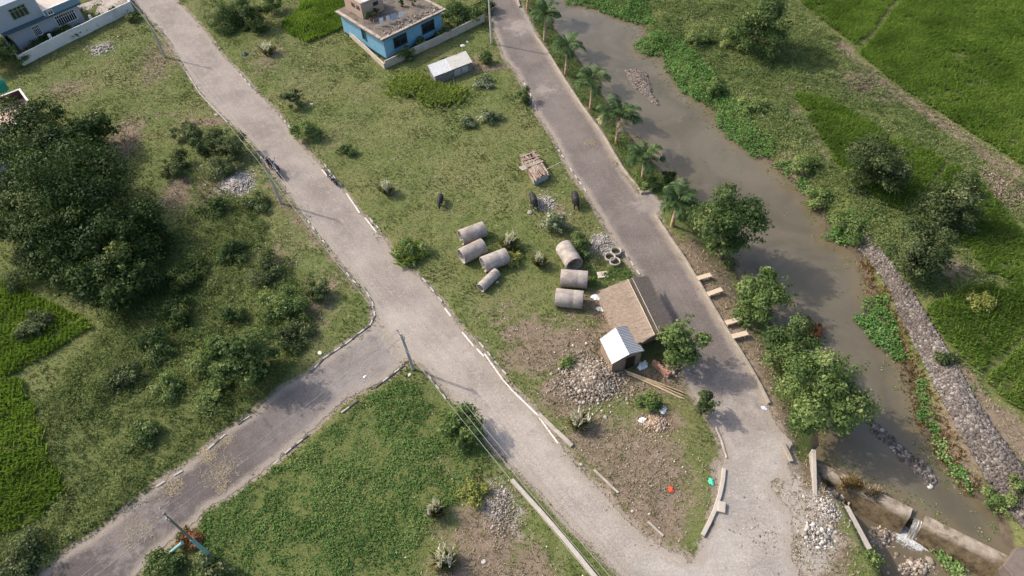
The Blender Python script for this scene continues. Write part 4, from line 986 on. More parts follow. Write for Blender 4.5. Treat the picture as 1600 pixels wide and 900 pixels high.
ribbon(px_line([(1118,668),(1126,686),(1135,716)]), .14, -.1, .14, 'kerb', conc2_m, 'dark thin kerb below the young slim tree', 'kerb', 12)
ribbon(px_line([(291,112),(312,146),(342,178),(356,192)]), .13, -.1, .1, 'kerb', conc2_m, 'grey kerb at the left edge of the main road above the footpath', 'kerb', 13)
ribbon(px_line([(1127,786),(1126,802)]), .55, -.1, .3, 'concrete_block', conc3_m, 'square grey concrete block outside the curved kerb', 'concrete block', 14)

kb_w = plain('kerb_white', (.42, .385, .33), .25, 5, .8, (.35, .32, .28)); kb_k = plain('kerb_black', (.075, .072, .07), .3, 5, .8, (.18, .16, .14))
def kerb(px, label, skip=.12, seed=0, h=.12):
    P = px_line(px); mb = MB(); rng = np.random.default_rng(seed); o = P[0]; kx = 0
    for a, b in zip(P[:-1], P[1:]):
        L = np.hypot(*(b-a)); n = max(1, round(L/.62)); rz = math.atan2(b[1]-a[1], b[0]-a[0])
        for i in range(n):
            kx += 1
            if rng.random() < skip: g_lo = .1
            else: g_lo = 0
            c = a+(b-a)*(i+.5)/n; g_ = gz(*c)
            mb.box((c[0]-o[0], c[1]-o[1], g_+h/2-.06-g_lo), (L/n-.015, .13, h+.12), rz+rng.normal(0, .015), kx % 2)
    return tag(mb.build('striped_kerb', [kb_w, kb_k], None, (o[0], o[1], 0), .015), label, 'kerb', 'black and white painted kerbs along the roads')
kerb([(569,449),(582,472),(586,494),(578,509),(560,522),(540,538),(505,561),(485,583)], 'black and white kerb curving round the grassy corner left of the junction', .05, 1)
kerb([(401,644),(381,657),(362,671),(326,702)], 'black and white kerb on the upper edge of the branch road, half overgrown', .3, 2)
kerb([(300,728),(272,744),(245,761)], 'black and white kerb of the branch road farthest from the junction', .4, 3)
kerb([(632,571),(616,583),(598,597),(586,606)], 'black and white kerb left of the utility pole on the junction corner', .1, 4)
kerb([(560,626),(546,637),(534,646)], 'short piece of striped kerb on the lower edge of the branch road', .2, 5)
kerb([(482,680),(455,701),(426,726)], 'striped kerb at the edge of the weed carpet along the branch road', .35, 6)
kerb([(663,579),(680,600),(692,617),(697,625)], 'black and white kerb right of the utility pole on the junction corner', .1, 7)
kerb([(504,253),(520,275),(534,291)], 'black and white kerb behind the lone parked motorbike', .05, 8)
kerb([(435,178),(447,192),(458,206)], 'black and white kerb next to the round bush by the upper main road', .1, 9)
kerb([(573,335),(583,348),(596,362)], 'short black and white kerb on the right side of the main road above the pipes', .05, 10)
kerb([(654,428),(672,449),(691,472)], 'black and white kerb on the right side of the main road opposite the junction', .05, 11)
kerb([(742,527),(756,544),(772,563),(791,586)], 'black and white kerb doubled by a painted line below the junction', .05, 12)
kerb([(477,340),(492,360),(512,386)], 'black and white kerb on the left of the main road below the pole', .3, 13)
kerb([(537,421),(551,438),(562,449)], 'short black and white kerb left of the main road above the corner', .2, 14)
kerb([(372,112),(385,127),(398,142)], 'black and white kerb on the right of the main road at the top', .1, 15)
kerb([(869,228),(884,252),(898,274),(916,300)], 'white spotted kerb at the left of the riverside road beside the plank hut', .3, 16)
kerb([(972,390),(985,408),(1000,430)], 'striped kerb between the well rings and the riverside road', .2, 17)
kerb([(812,118),(826,142),(842,178)], 'striped kerb at the left of the upper riverside road', .4, 18)

# ------------------------------------------------------------------ weir
weir_m = Mat('weir_concrete', .92, .2); o_ = weir_m.pos(); zz = weir_m.node('ShaderNodeSeparateXYZ'); weir_m.put(zz.inputs[0], o_)
c_ = weir_m.ramp(weir_m.noise(1.3, 5, .7), [(.3, (.16, .125, .09)), (.5, (.27, .22, .165)), (.75, (.40, .35, .29))])
c_ = weir_m.mix(weir_m.step(weir_m.noise(.8, 5, .75), .5, .62), c_, (.13, .095, .06))
c_ = weir_m.mix(weir_m.step(zz.outputs[2], -.98, -1.25), c_, weir_m.ramp(weir_m.noise(1.1, 5, .75), [(.35, (.022, .018, .009)), (.47, (.11, .08, .045)), (.7, (.21, .155, .095))]))
weir_m.col(c_); weir_m.bump(weir_m.noise(10, 4), .5, .04)
CZ = -.85
def weir_part(u0, u1, d0, d1, name, label):
    A = at(*u0, CZ); B_ = at(*u1, CZ); D0 = at(*d0, CZ); D1 = at(*d1, CZ); o = np.array([A[0], A[1], 0])
    ax = unit((B_-A)[:2]); nr = np.array([ax[1], -ax[0]])
    if (D0-A)[:2] @ nr < 0: nr = -nr
    L = np.hypot(*(B_-A)[:2]); n = 14; mb = MB(); rng = np.random.default_rng(5); V_ = []; wdt = max(.75, abs((D0-A)[:2] @ nr), abs((D1-B_)[:2] @ nr))
    for i in range(n+1):
        s = L*i/n; e = rng.uniform(-.03, .03, 4)
        for dn, z in ((-.25, WL2-.6), (-.05, CZ-.02), (0.05, CZ+e[0]), (wdt-.08+e[1], CZ+e[2]*.5), (wdt+e[1], CZ-.08), (wdt+.75+e[3], WL2+.05), (wdt+.8, WL2-.6)):
            p = ax*s+nr*dn; V_.append((p[0], p[1], z))
    m_ = 7; F_ = [(i*m_+k_, i*m_+(k_+1) % m_, (i+1)*m_+(k_+1) % m_, (i+1)*m_+k_) for i in range(n) for k_ in range(m_)]
    F_ += [tuple(range(m_)), tuple(range(n*m_+m_-1, n*m_-1, -1))]
    mb.add(V_, F_); return tag(mb.build(name, weir_m.m, None, o), label, 'weir')
weir_part((1273,719), (1426,795), (1280,731), (1421,806), 'weir_wall', 'left concrete weir wall with brown stained sloping face, tufts of dry grass on top')
weir_part((1447,806), (1585,874), (1446,820), (1580,886), 'weir_wall', 'right concrete weir wall with dark mossy face beyond the waterfall')
A = at(1420, 800, WL); B_ = at(1452, 816, WL); mb = MB(); c = (A+B_)/2; d = B_-A
mb.box((0, 0, -.85), (np.hypot(d[0], d[1])+.4, .5, 1.5), math.atan2(d[1], d[0]))
tag(mb.build('weir_sill', weir_m.m, None, (c[0]-.1, c[1]-.2, WL)), 'low concrete sill in the gap of the weir under the falling water', 'weir sill')
# falling water and foam
foam = Mat('white_water', .5, .3); foam.col(foam.ramp(foam.noise(6, 4, .7, foam.map(foam.pos(), (1, 1, .4))), [(.35, (.30, .285, .26)), (.5, (.52, .51, .49)), (.65, (.74, .74, .73))])); foam.bump(foam.noise(9, 4), .8, .1)
rng = np.random.default_rng(8); E0 = at(1428, 807, WL+.04); E1 = at(1445, 815, WL+.04); mb = MB(); fl = unit(np.array([-.45, -.9]))
K = 14; V_ = []
for i in range(K+1):
    p = E0+(E1-E0)*i/K
    for j in range(9):
        s = j/8; V_.append((p[0]+fl[0]*(.1+1.1*s)+rng.normal(0, .03), p[1]+fl[1]*(.1+1.1*s)+0, WL+.06-1.28*s*s))
mb.add(V_, [(i*9+j, i*9+j+1, (i+1)*9+j+1, (i+1)*9+j) for i in range(K) for j in range(8)], 0, True)
fall = Mat('falling_water', .25, .5); fall.col(fall.ramp(fall.noise(5, 4, .7, fall.map(fall.map(fall.pos(), (1, 1, 1), (0, 0, .46)), (2.2, .3, .15))), [(.38, (.09, .08, .06)), (.52, (.22, .21, .19)), (.66, (.55, .55, .54))])); fall.bump(fall.noise(5, 4), .5, .1)
tag(mb.build('waterfall', fall.m), kind='structure')
c0_ = at(1424, 835, WL2)[:2]; u_ = unit((E1-E0)[:2]); v_ = fl; ga, gb = np.meshgrid(np.linspace(-2.6, 2.6, 66), np.linspace(-1.3, 2.2, 46))
q = c0_+u_*ga[..., None]+v_*gb[..., None]; rr_ = np.hypot(ga/1.9, np.where(gb > 0, gb/1.45, gb/.8)); den = np.clip(1.05-rr_, 0, 1)
zf = WL2+.012+.22*np.clip(den-.15, 0, 1)*(fbm(q[..., 0], q[..., 1], 4., 3, 5)*1.6)
F2 = Mat('foam', .6, .3); F2.col(F2.ramp(F2.noise(7, 4, .75), [(.35, (.28, .27, .25)), (.5, (.46, .455, .44)), (.65, (.66, .66, .65))])); F2.bump(F2.noise(10, 4, .7), .8, .08)
tr = F2.node('ShaderNodeBsdfTransparent'); mx = F2.node('ShaderNodeMixShader'); F2.put(mx.inputs[0], F2.step(F2.math('ADD', F2.attr('spread'), F2.math('MULTIPLY', F2.math('SUBTRACT', F2.noise(3.2, 6, .75, None, .5), .5), 1.5)), .18, .5))
F2.t.links.new(tr.outputs[0], mx.inputs[1]); F2.t.links.new(F2.b.outputs[0], mx.inputs[2]); F2.t.links.new(mx.outputs[0], F2.t.nodes['Material Output'].inputs[0])
gi = np.arange(ga.size).reshape(ga.shape)
tag(np_mesh('foam', np.stack([q[..., 0], q[..., 1], zf], -1).reshape(-1, 3), np.stack([gi[:-1, :-1], gi[:-1, 1:], gi[1:, 1:], gi[1:, :-1]], -1).reshape(-1, 4), F2.m, smooth=True, vattrs={'spread': np.where(rr_ < 1.05, den, -2).ravel()}), kind='structure')
# dry tufts on the weir
for px, py, n, lb in [(1330, 757, 120, 'big rusty tuft of dry grass on the weir crest'), (1362, 770, 60, 'pale tuft of dry grass further along the weir crest')]:
    p = at(px, py, CZ); Q = np.stack([rng.normal(0, .35, n), rng.normal(0, .2, n), np.zeros(n)], -1)
    V_, F_ = blades(Q, 4, .35, .05, 1.2); tag(np_mesh('dry_tuft', V_, F_, straw_m if px > 1350 else bpy.data.materials['rusty_weeds'], None, attrs={'tone': rng.random(len(F_))*.8}, loc=p), lb, 'grass tuft')
def wall_box(a, b, wd, z0, z1, name, mat, label, cat):
    A = at(*a, z1); B_ = at(*b, z1); d = B_-A; c = (A+B_)/2; mb = MB()
    mb.box((0, 0, (z0+z1)/2), (np.hypot(d[0], d[1]), wd, z1-z0), math.atan2(d[1], d[0]))
    return tag(mb.build(name, mat, None, (c[0], c[1], 0), .03), label, cat)
wall_box((1272, 702), (1274, 776), .32, -2.7, .06, 'abutment_wall', conc2_m, 'upright concrete abutment wall where the weir meets the gravel yard', 'abutment')
wall_box((1323, 790), (1360, 858), .34, -2.7, -.15, 'retaining_wall', conc2_m, 'grey retaining wall along the stream below the weir', 'retaining wall')
mb = MB(); pq = [at(*p, .1) for p in [(1576, 878), (1598, 848), (1650, 852), (1650, 910), (1592, 895)]]; o = pq[0]
mb.prism([(p[0]-o[0], p[1]-o[1]) for p in pq], -2.6, -.6)
tag(mb.build('abutment_block', plain('red_brown_concrete', (.16, .128, .108), .3, 1.5, .9, (.12, .06, .05)), None, (o[0], o[1], 0), .05), 'reddish concrete block at the right end of the weir', 'abutment')

# ------------------------------------------------------------------ benches on the bank
bench_m = plain('bench_concrete', (.50, .40, .29), .15, 2, .9, (.33, .27, .2))
for a, b, lb in [((1090,435),(1111,429),'uppermost tan concrete bench behind the low wall'), ((1106,460),(1128,452),'second tan concrete bench from the top, facing the uppermost'), ((1134,505),(1158,498),'third tan concrete bench from the top behind the low wall'), ((1144,526),(1168,520),'lowest tan concrete bench behind the low wall')]:
    A = at(*a, .45); B_ = at(*b, .45); d = B_-A; L = np.hypot(d[0], d[1]); c = (A+B_)/2; g_ = gz(c[0], c[1])
    root = empty('concrete_bench', (c[0], c[1], g_), math.atan2(d[1], d[0]), lb, 'bench', 'concrete benches on the river bank')
    mb = MB(); mb.box((0, 0, .42), (L, .48, .10)); mb.build('seat', bench_m, root, None, .015)
    for sx in (-1, 1):
        mb = MB(); mb.box((sx*(L/2-.22), 0, .16), (.14, .40, .41)); mb.build('leg', bench_m, root, None, .01)

# ------------------------------------------------------------------ poles and cables
pole_m = plain('pole_concrete', (.36, .33, .30), .15, 2, .9, (.24, .21, .18)); steel_m = plain('pole_steel', (.16, .15, .145), .2, 5, .6)
pale_pole_m = plain('pale_pole_concrete', (.55, .50, .44), .12, 2, .9); cyan_m = plain('cyan_paint', (.20, .34, .33), .18, 2, .8, (.30, .34, .32))
TOP = {}
def pole(key, base, top, mat, label, r=.13, two=None, hmax=None):
    b_ = G(*base); h = hmax or height_to(b_[:2], b_[2], *top)
    root = empty('utility_pole', b_, math.radians(40), label, 'utility pole', 'utility poles')
    t_ = at(top[0], top[1], b_[2]+h) if not hmax else b_+np.array([0, 0, h]); off = Vector((t_[0]-b_[0], t_[1]-b_[1], 0)); off.rotate(Matrix.Rotation(-math.radians(40), 3, 'Z'))
    P_ = lambda s: (off.x*s, off.y*s, -.3 if s == 0 else h*s)
    if two:
        mb = MB(); mb.tube([P_(0), P_(two)], [r*1.3, r*1.1], 12); mb.build('painted_base', cyan_m, root)
        mb = MB(); mb.tube([P_(two*.99), P_(1)], [r*.8, r*.5], 12); mb.build('shaft', mat, root)
    else:
        mb = MB(); mb.tube([P_(0), P_(.5), P_(1)], [r, r*.85, r*.62], 12); mb.build('shaft', mat, root)
    for q, hh in ((.98, .55), (.92, .4)):
        c = Vector(P_(q)); mb = MB(); mb.box(c, (.07, 2*hh, .07)); arm = mb.build('crossarm', steel_m, root)
        for s in (-1, 1):
            mb = MB(); mb.lathe([(.0, 0), (.05, .0), (.06, .06), (.035, .1), (.05, .14), (0, .16)], 10, None, (c.x, c.y+s*hh*.85, c.z+.03)); mb.build('insulator', conc3_m, arm)
    TOP[key] = Vector(t_)
    return root
pole('junction', (646, 577), (626, 521), pole_m, 'grey utility pole standing on the grassy corner of the road junction', .15)
pole('mid', (440, 318), (408, 246), pole_m, 'grey utility pole beside the main road near the parked motorbikes', .15)
pole('top', (258, 90), (225, 18), pole_m, 'grey utility pole by the main road near the white walled house', .15)
pole('pale', (768, 68), (763, 0), pale_pole_m, 'pale whitish utility pole at the left of the upper riverside road', .14, hmax=7.4)
pole('cyan', (332, 872), (255, 802), steel_m, 'utility pole with cyan painted base at the bottom left corner', .115, .46)
cab_m = plain('cable', (.30, .29, .27), .1, 2, .6)
def cable(A, B_, label, off, sag=.5, r=.016):
    A = Vector(A); B_ = Vector(B_); d = (B_-A).normalized(); s = d.cross(Vector((0, 0, 1))).normalized()*off; mb = MB(); n = 22
    mb.tube([(A+s)+(B_-A)*(i/n)-Vector((0, 0, sag*4*(i/n)*(1-i/n))) - A for i in range(n+1)], r, 5)
    tag(mb.build('power_cable', cab_m, None, A), label, 'cable', 'overhead power cables')
d_ = TOP['top']-TOP['mid']; far0 = TOP['top']+Vector((d_.x, d_.y, 0))*.9
d_ = TOP['junction']-TOP['mid']; far1 = Vector(at(965, 932, TOP['junction'].z)); far2 = Vector(at(60, 960, TOP['cyan'].z))
for o_, nm in ((-.45, 'left'), (.0, 'middle'), (.45, 'right')):
    lab = {'left': 'left cable of the three', 'middle': 'middle cable of the three', 'right': 'right cable of the three'}[nm]
    cable(TOP['top'], far0, lab+' running up out of the picture from the top left pole', o_)
    cable(TOP['top'], TOP['mid'], lab+' between the two poles along the upper main road', o_)
    cable(TOP['mid'], TOP['junction'], lab+' between the motorbike pole and the junction pole', o_, .4)
    cable(TOP['junction'], far1, lab+' along the lower main road past the weed carpet', o_, .4)
for o_, nm in ((-.3, 'upper'), (.3, 'lower')):
    cable(TOP['junction'], TOP['cyan'], nm+' cable of the two above the branch road', o_, .5)
    cable(TOP['cyan'], far2, nm+' cable of the two leaving the cyan pole at the bottom', o_, .2)
A = at(285, 848, .9); B_ = at(266, 864, .15); mb = MB(); mb.tube([(0, 0, 0), tuple(Vector(B_-A))], .13, 10)
tag(mb.build('painted_post', cyan_m, None, A), 'short leaning cyan painted post left of the cyan pole', 'post')

# ------------------------------------------------------------------ buildings
def on_plane(px, py, o, n):
    d = CR*(px-800)+CU*(450-py)+CF*FPX; c = np.array([0, 0, H]); n = np.asarray(n, float)
    return c+d*(((np.asarray(o)-c) @ n)/(d @ n))
class Frame:
    def __init__(s, o, toward): s.o = np.array([o[0], o[1], 0.]); d = np.asarray(toward)[:2]-s.o[:2]; s.a = math.atan2(d[1], d[0]); s.x = np.array([math.cos(s.a), math.sin(s.a), 0]); s.y = np.array([-s.x[1], s.x[0], 0])
    def loc(s, P): v = np.asarray(P)-s.o; return np.array([v @ s.x, v @ s.y, v[2]])
    def px(s, px, py, z): return s.loc(at(px, py, z))
    def face_x(s, px, py, y=0): return s.loc(on_plane(px, py, s.o+s.y*y, s.y))      # on a wall of constant local y
    def face_y(s, px, py, x=0): return s.loc(on_plane(px, py, s.o+s.x*x, s.x))
glass_m = plain('window_glass', (.015, .022, .024), .2, 1, .12, None, 0, .6)
frame_m = plain('window_frame', (.62, .62, .60), .08, 3, .5)
def window(root, plane, a0, a1, z0, z1, at_, nb, fm=None, th=.05, rail=True):
    """window on the outer side of a wall; plane 'x' faces -y, plane 'y' faces -x"""
    def bx(mb, ca, cz, da, dz, dep, out):
        if plane == 'x': mb.box((ca, at_-out, cz), (da, dep, dz))
        else: mb.box((at_-out, ca, cz), (dep, da, dz))
    mb = MB(); w_ = a1-a0; h_ = z1-z0; mid = (a0+a1)/2
    bx(mb, mid, z0-.02, w_+.16, .09, .14, .04); bx(mb, mid, z1+.02, w_+.10, .07, .1, .03)
    for a in (a0, a1): bx(mb, a, (z0+z1)/2, .07, h_-.05, .1, .03)
    for i in range(1, nb): bx(mb, a0+w_*i/nb, (z0+z1)/2, .045, h_-.05, .06, .035)
    if rail: bx(mb, mid, z0+h_*.72, w_-.07, .04, .05, .028)
    wn_ = mb.build('window', fm or frame_m, root)
    mb = MB(); bx(mb, mid, (z0+z1)/2, w_-.02, h_-.02, .03, .004); mb.build('pane', glass_m, wn_)

# --- blue house
blue_m = plain('blue_paint', (.155, .325, .435), .12, .6, .85, (.12, .27, .37), .08); navy_m = plain('dark_plinth', (.012, .035, .045), .2, 2, .8)
roofc_m = plain('stained_roof_concrete', (.15, .125, .10), .5, .9, .95, (.05, .042, .035), .4); edge_m = plain('roof_edge', (.36, .30, .245), .45, 1.6, .9, (.13, .105, .085), .3)
brick_m = Mat('brick_wall', .92, .2)
bt = brick_m.node('ShaderNodeTexBrick'); brick_m.put(bt.inputs['Vector'], brick_m.map(brick_m.obj(), (1, 1, 1), (PI/2, 0, 0))); bt.inputs['Scale'].default_value = 5
bt.inputs['Color1'].default_value = (.30, .19, .14, 1); bt.inputs['Color2'].default_value = (.40, .28, .22, 1); bt.inputs['Mortar'].default_value = (.40, .35, .30, 1)
brick_m.col(brick_m.mix(brick_m.step(brick_m.noise(.9, 4), .5, .7), bt.outputs[0], (.33, .27, .23))); brick_m = brick_m.m
tin_w = Mat('white_tin', .45, .4)
def tin(M, c, st, sw=True):
    o = M.obj(); k_ = M.ramp(M.noise(1.1, 5, .7, o), [(.3, sc3(c, .88)), (.6, c), (.8, sc3(c, 1.08))])
    if st: k_ = M.mix(M.step(M.noise(.9, 5, .75, o), .54, .68), k_, st)
    M.col(k_); return M.m
tin_w = tin(tin_w, (.56, .56, .56), None); tin_g = tin(Mat('grey_tin', .45, .5), (.36, .37, .38), (.30, .27, .24)); tin_r = tin(Mat('rusty_tin', .55, .4), (.34, .33, .31), (.22, .12, .07))
def corrugated(quad, name, mat, parent, pitch=.16, amp=.025, th=.02):
    """corrugated sheet: quad = eave0, eave1, ridge1, ridge0; waves run from eave to ridge"""
    e0, e1, r1, r0 = [Vector(q) for q in quad]; n = max(4, int((e1-e0).length/pitch*4)); nrm = (e1-e0).cross(r0-e0).normalized()
    if nrm.z < 0: nrm = -nrm
    mb = MB(); V_ = []
    for i in range(n+1):
        s = i/n; z = nrm*amp*math.sin(i*PI/2)
        a = e0.lerp(e1, s)+z; b = r0.lerp(r1, s)+z; V_ += [a, b, b-nrm*th, a-nrm*th]
    F_ = [(i*4+k_, i*4+(k_+1) % 4, (i+1)*4+(k_+1) % 4, (i+1)*4+k_) for i in range(n) for k_ in range(4)]+[(0, 1, 2, 3), (n*4+3, n*4+2, n*4+1, n*4)]
    mb.add(V_, F_); return mb.build(name, mat, parent)

PB = .4
fr = Frame(at(604, 91.5, PB), at(692, 48, PB)); HWX = fr.px(692, 48, PB)[0]; HWY = 9.6
root = empty('blue_house', fr.o, fr.a, 'sky blue single storey house with flat concrete roof terrace and brick stair room', 'house')
RZ = 3.15
mb = MB(); mb.box((HWX/2, HWY/2, (PB+RZ)/2), (HWX, HWY, RZ-PB)); mb.build('wall', blue_m, root)
mb = MB(); mb.box((HWX/2, HWY/2, PB/2-.1), (HWX-.06, HWY-.06, PB+.2)); mb.build('plinth', navy_m, root)
mb = MB(); mb.box((HWX/2+.05, HWY/2, RZ+.07), (HWX+1.1, HWY+1.0, .16)); rf = mb.build('roof', [roofc_m], root, None, .02)
mb = MB()
for c, d in (((HWX/2+.05, -.28, RZ+.2), (HWX+1.08, .42, .1)), ((-.28, HWY/2+.1, RZ+.2), (.42, HWY+.1, .1)), ((HWX+.36, HWY/2+.1, RZ+.2), (.42, HWY+.1, .1))): mb.box(c, d)
mb.build('roof_edge', edge_m, rf, None, .02)
def fx(px, py): return fr.face_x(px, py)
for (l, r, t, b) in [((615.5, 62), (634, 53), None, None), ((659, 42), (677, 34), None, None)]:
    pass
a0 = fr.face_x(614.5, 63)[0]; a1 = fr.face_x(634.5, 55)[0]; b0 = fr.face_x(658.5, 41)[0]; b1 = fr.face_x(677.5, 34)[0]
win_k = plain('dark_window_frame', (.05, .055, .06), .2, 3, .5)
window(root, 'x', a0, a1, PB+.85, PB+2.15, 0, 2, win_k); window(root, 'x', b0, b1, PB+.85, PB+2.15, 0, 2, win_k)
yw = fr.face_y(567, 47)[1]; window(root, 'y', max(4., yw-.45), max(4., yw-.45)+.8, PB+.9, PB+2.2, 0, 1, plain('green_frame', (.03, .14, .15), .2, 3, .6))
# stair room on the roof
zr = RZ+.15
q0 = fr.px(568, 30, zr); q1 = fr.px(603, 20, zr)
sx0 = max(.2, q0[0]); sy0 = q0[1]; sw_ = 3.3; sd = max(2.5, HWY-sy0-.1)
mb = MB(); mb.box((sx0+sw_/2, sy0+sd/2, zr+1.05), (sw_, sd, 2.1)); st_ = mb.build('stair_room', brick_m, root)
for yy_ in (.8, 1.9): mb = MB(); mb.box((sx0-.005, sy0+yy_, zr+1.25), (.05, .7, .5)); mb.build('opening', glass_m, st_)
mb = MB(); mb.box((sx0+2.2, sy0-.005, zr+1.3), (.8, .05, .5)); mb.build('opening', glass_m, st_)
mb = MB(); mb.box((sx0+sw_/2-.1, sy0+sd/2-.15, zr+2.16), (sw_*.62, sd+.1, .1)); mb.build('tin_cover', tin_w, st_)
mb = MB(); mb.box((sx0+sw_+.25, sy0+1.6, zr+1.0), (.5, .5, 2.0)); mb.build('blue_column', plain('pale_blue_paint', (.30, .45, .55), .1, 2, .8), root)
mb = MB(); mb.box((sx0+sw_-.1+.12, sy0+.9, zr+.9), (.03, .8, 1.8)); mb.build('door', plain('blue_door', (.07, .17, .26), .2, 2, .6), root)
# rubbish and plants on the roof
def shrub_world(P, r, b, kind, label, name='potted_plant', cat='plant', n=500, leaf=.15, seed=1, pot=True):
    rng = np.random.default_rng(seed); root = empty(name, P, 0, label, cat); z = (.3 if pot else 0)+b*.8
    V_, F_, Ls, to_ = crown_mesh(np.array([0, 0, z]), r, b, 7, n, leaf, rng); np_mesh('foliage', V_, F_, leaf_m[kind], root, attrs={'tone': rng.random(len(F_))})
    mb = MB(); mb.tube([(0, 0, 0), (0, 0, z)], [.04, .02], 6); mb.build('stem', bark_m, root)
    if pot: mb = MB(); mb.lathe([(0, 0), (.16, 0), (.22, .34), (.18, .34), (.16, .28), (0, .28)], 14); mb.build('pot', plain('pot_clay', (.25, .13, .08), .2, 4), root)
for (px, py, r, lb, sd_) in [(580, 32, .75, 'largest leafy pot plant on the blue house roof, beside the stair room', 3), (590, 24, .5, 'smaller pot plant behind the large one on the blue house roof', 4), (645, 8, .8, 'wide leafy plant at the back of the blue house roof', 5), (628, 10, .45, 'small plant left of the wide one at the back of the roof', 6)]:
    shrub_world(at(px, py, zr), r, r*.8, 'mid', lb, seed=sd_)
A = at(586, 44, zr); B_ = at(637, 27, zr); d = B_-A; mb = MB()
root = empty('washing_line', A, math.atan2(d[1], d[0]), 'washing line between two posts on the blue house roof', 'washing line'); L = np.hypot(d[0], d[1])
for x in (0, L): mb = MB(); mb.tube([(x, 0, 0), (x, 0, 1.15)], .035, 8); mb.build('post', conc3_m, root)
mb = MB(); mb.tube([(0, 0, 1.12), (L/2, 0, 1.05), (L, 0, 1.12)], .012, 5); mb.build('line', cab_m, root)
for i, (s, wv, cn, cc) in enumerate([(.22, .55, 'white cloth hanging nearest the stair room on the washing line', (.7, .69, .66)), (.42, .5, 'second white cloth from the left on the washing line', (.66, .62, .58)), (.60, .75, 'pale blue cloth on the washing line', (.33, .42, .58)), (.82, .6, 'white cloth at the right end of the washing line', (.75, .74, .73))]):
    mb = MB(); V_ = []
    for k_ in range(7):
        for j in range(4): V_.append(((k_/6-.5)*wv, .04*math.sin(k_*2.1)*j/3, -.28*j))
    mb.add(V_, [(k_*4+j, k_*4+j+1, k_*4+j+5, k_*4+j+4) for k_ in range(6) for j in range(3)], 0, True)
    p = A+d*s; o_ = mb.build('hanging_cloth', plain('cloth', cc, .05, 3, .9), None, (p[0], p[1], zr+1.06)); o_.rotation_euler.z = math.atan2(d[1], d[0]); tag(o_, cn, 'cloth', 'laundry on the roof')
rng = np.random.default_rng(4)
Q = np.stack([rng.uniform(.3, HWX, 260), np.abs(rng.normal(0, .9, 260))-.2, np.full(260, zr+.1)], -1)
V_, F_, t_ = stones(Q, .09, rng); o_ = np_mesh('roof_debris', V_, F_, rub_m, None, attrs={'tone': t_}, loc=fr.o); o_.rotation_euler.z = fr.a
tag(o_, 'loose rubble and rubbish along the front edge of the blue house roof', 'rubble', kind='stuff')
cw_m = plain('boundary_concrete', (.43, .37, .30), .22, 1.2, .92, (.24, .19, .14), .3)
ribbon(px_line([(539, 50), (570, 78), (602, 108)]), .18, -.1, .75, 'boundary_wall', cw_m, 'low boundary wall along the left side of the blue house', 'boundary wall', 21, .01)
ribbon(px_line([(603, 107), (640, 90), (677, 73), (720, 52), (757, 34)]), .18, -.1, 1.05, 'boundary_wall', cw_m, 'long boundary wall in front of the blue house running to the road', 'boundary wall', 22, .01)
for (px, py, w_, h_, lb) in [(657, 66, 24, 18, 'round green bush against the front wall of the blue house'), (633, 84, 30, 16, 'low bush between blue house and boundary wall near the corner'), (690, 55, 26, 18, 'dark bush at the right corner of the blue house')]:
    tree_at(px, py, w_, h_, 'mid', lb, 'shrub', 'shrub', .1, 1.2, .16, 8, trunk=False)

# --- white walled house
greyp_m = plain('pale_blue_grey_paint', (.31, .335, .36), .07, .7, .85, (.30, .34, .39), .06); trim_m = plain('blue_trim', (.05, .085, .105), .15, 2, .7); inner_m = plain('terrace_floor', (.50, .44, .38), .15, 1, .9)
fr = Frame(at(33, 80, 0), at(135, 35, 0)); HX = fr.px(135, 35, 0)[0]; GHt = height_to(fr.o[:2], 0, 13, 51)
root = empty('grey_house', fr.o, fr.a, 'two storey pale blue grey house with barred windows at the top left corner', 'house')
mb = MB(); mb.box((HX/2, 4.5, GHt/2-.1), (HX, 9, GHt+.2)); mb.build('wall', greyp_m, root)
mb = MB(); mb.box((HX/2-.2, 4.4, GHt+.06), (HX+1.3, 9.9, .12)); mb.build('ledge', trim_m, root)
ux = fr.px(66, 22, GHt+.1)[0]; UH = 3.0
mb = MB(); mb.box((ux/2-2.2, 4.7, GHt+.12+UH/2), (ux+4.4, 8.6, UH)); mb.build('upper_wall', greyp_m, root)
mb = MB(); mb.box(((ux+HX)/2+.1, 4.5, GHt+.14), (HX-ux+.3, 9, .06)); mb.build('terrace', inner_m, root)
mb = MB(); mb.box(((ux+HX)/2+.2, -.3, GHt+.55), (HX-ux+.5, .14, .85)); mb.box((HX+.38, 4.0, GHt+.55), (.14, 8.4, .85)); mb.build('parapet', plain('teal_parapet', (.15, .235, .28), .12, 1, .8), root)
mb = MB(); mb.box(((ux+HX)/2+.2, -.3, GHt+1.0), (HX-ux+.54, .22, .07)); mb.box((HX+.38, 4.0, GHt+1.0), (.22, 8.4, .07)); mb.build('parapet_cap', frame_m, root)
def wx(l, r, t, b, y=0.0):
    P0 = fr.face_x(*l, y); P1 = fr.face_x(*r, y); return min(P0[0], P1[0]), max(P0[0], P1[0])
x0, x1 = wx((50, 49), (68, 56), 0, 0); window(root, 'x', x0+.1, x1+.1, .95, 2.25, 0, 5)
x0, x1 = wx((88, 34), (123, 32), 0, 0); window(root, 'x', x0, x1, .95, 2.3, 0, 9)
x0, x1 = wx((12, 16), (42, 14), 0, 0, .4); window(root, 'x', x0, x1, GHt+1.0, GHt+2.4, .4, 4, plain('green_grey_frame', (.25, .33, .28), .1, 2, .6))
x0 = fr.face_x(68, 18, .4)[0]; window(root, 'x', ux-.0+.35, ux+1.0, GHt+.25, GHt+.8, -.37, 2)
ww_m = plain('white_wall_paint', (.58, .56, .52), .12, .8, .9, (.36, .36, .34), .15)
wl_ = [(37, 103), (75, 84), (115, 64), (150, 47), (180, 32), (209, 18)]
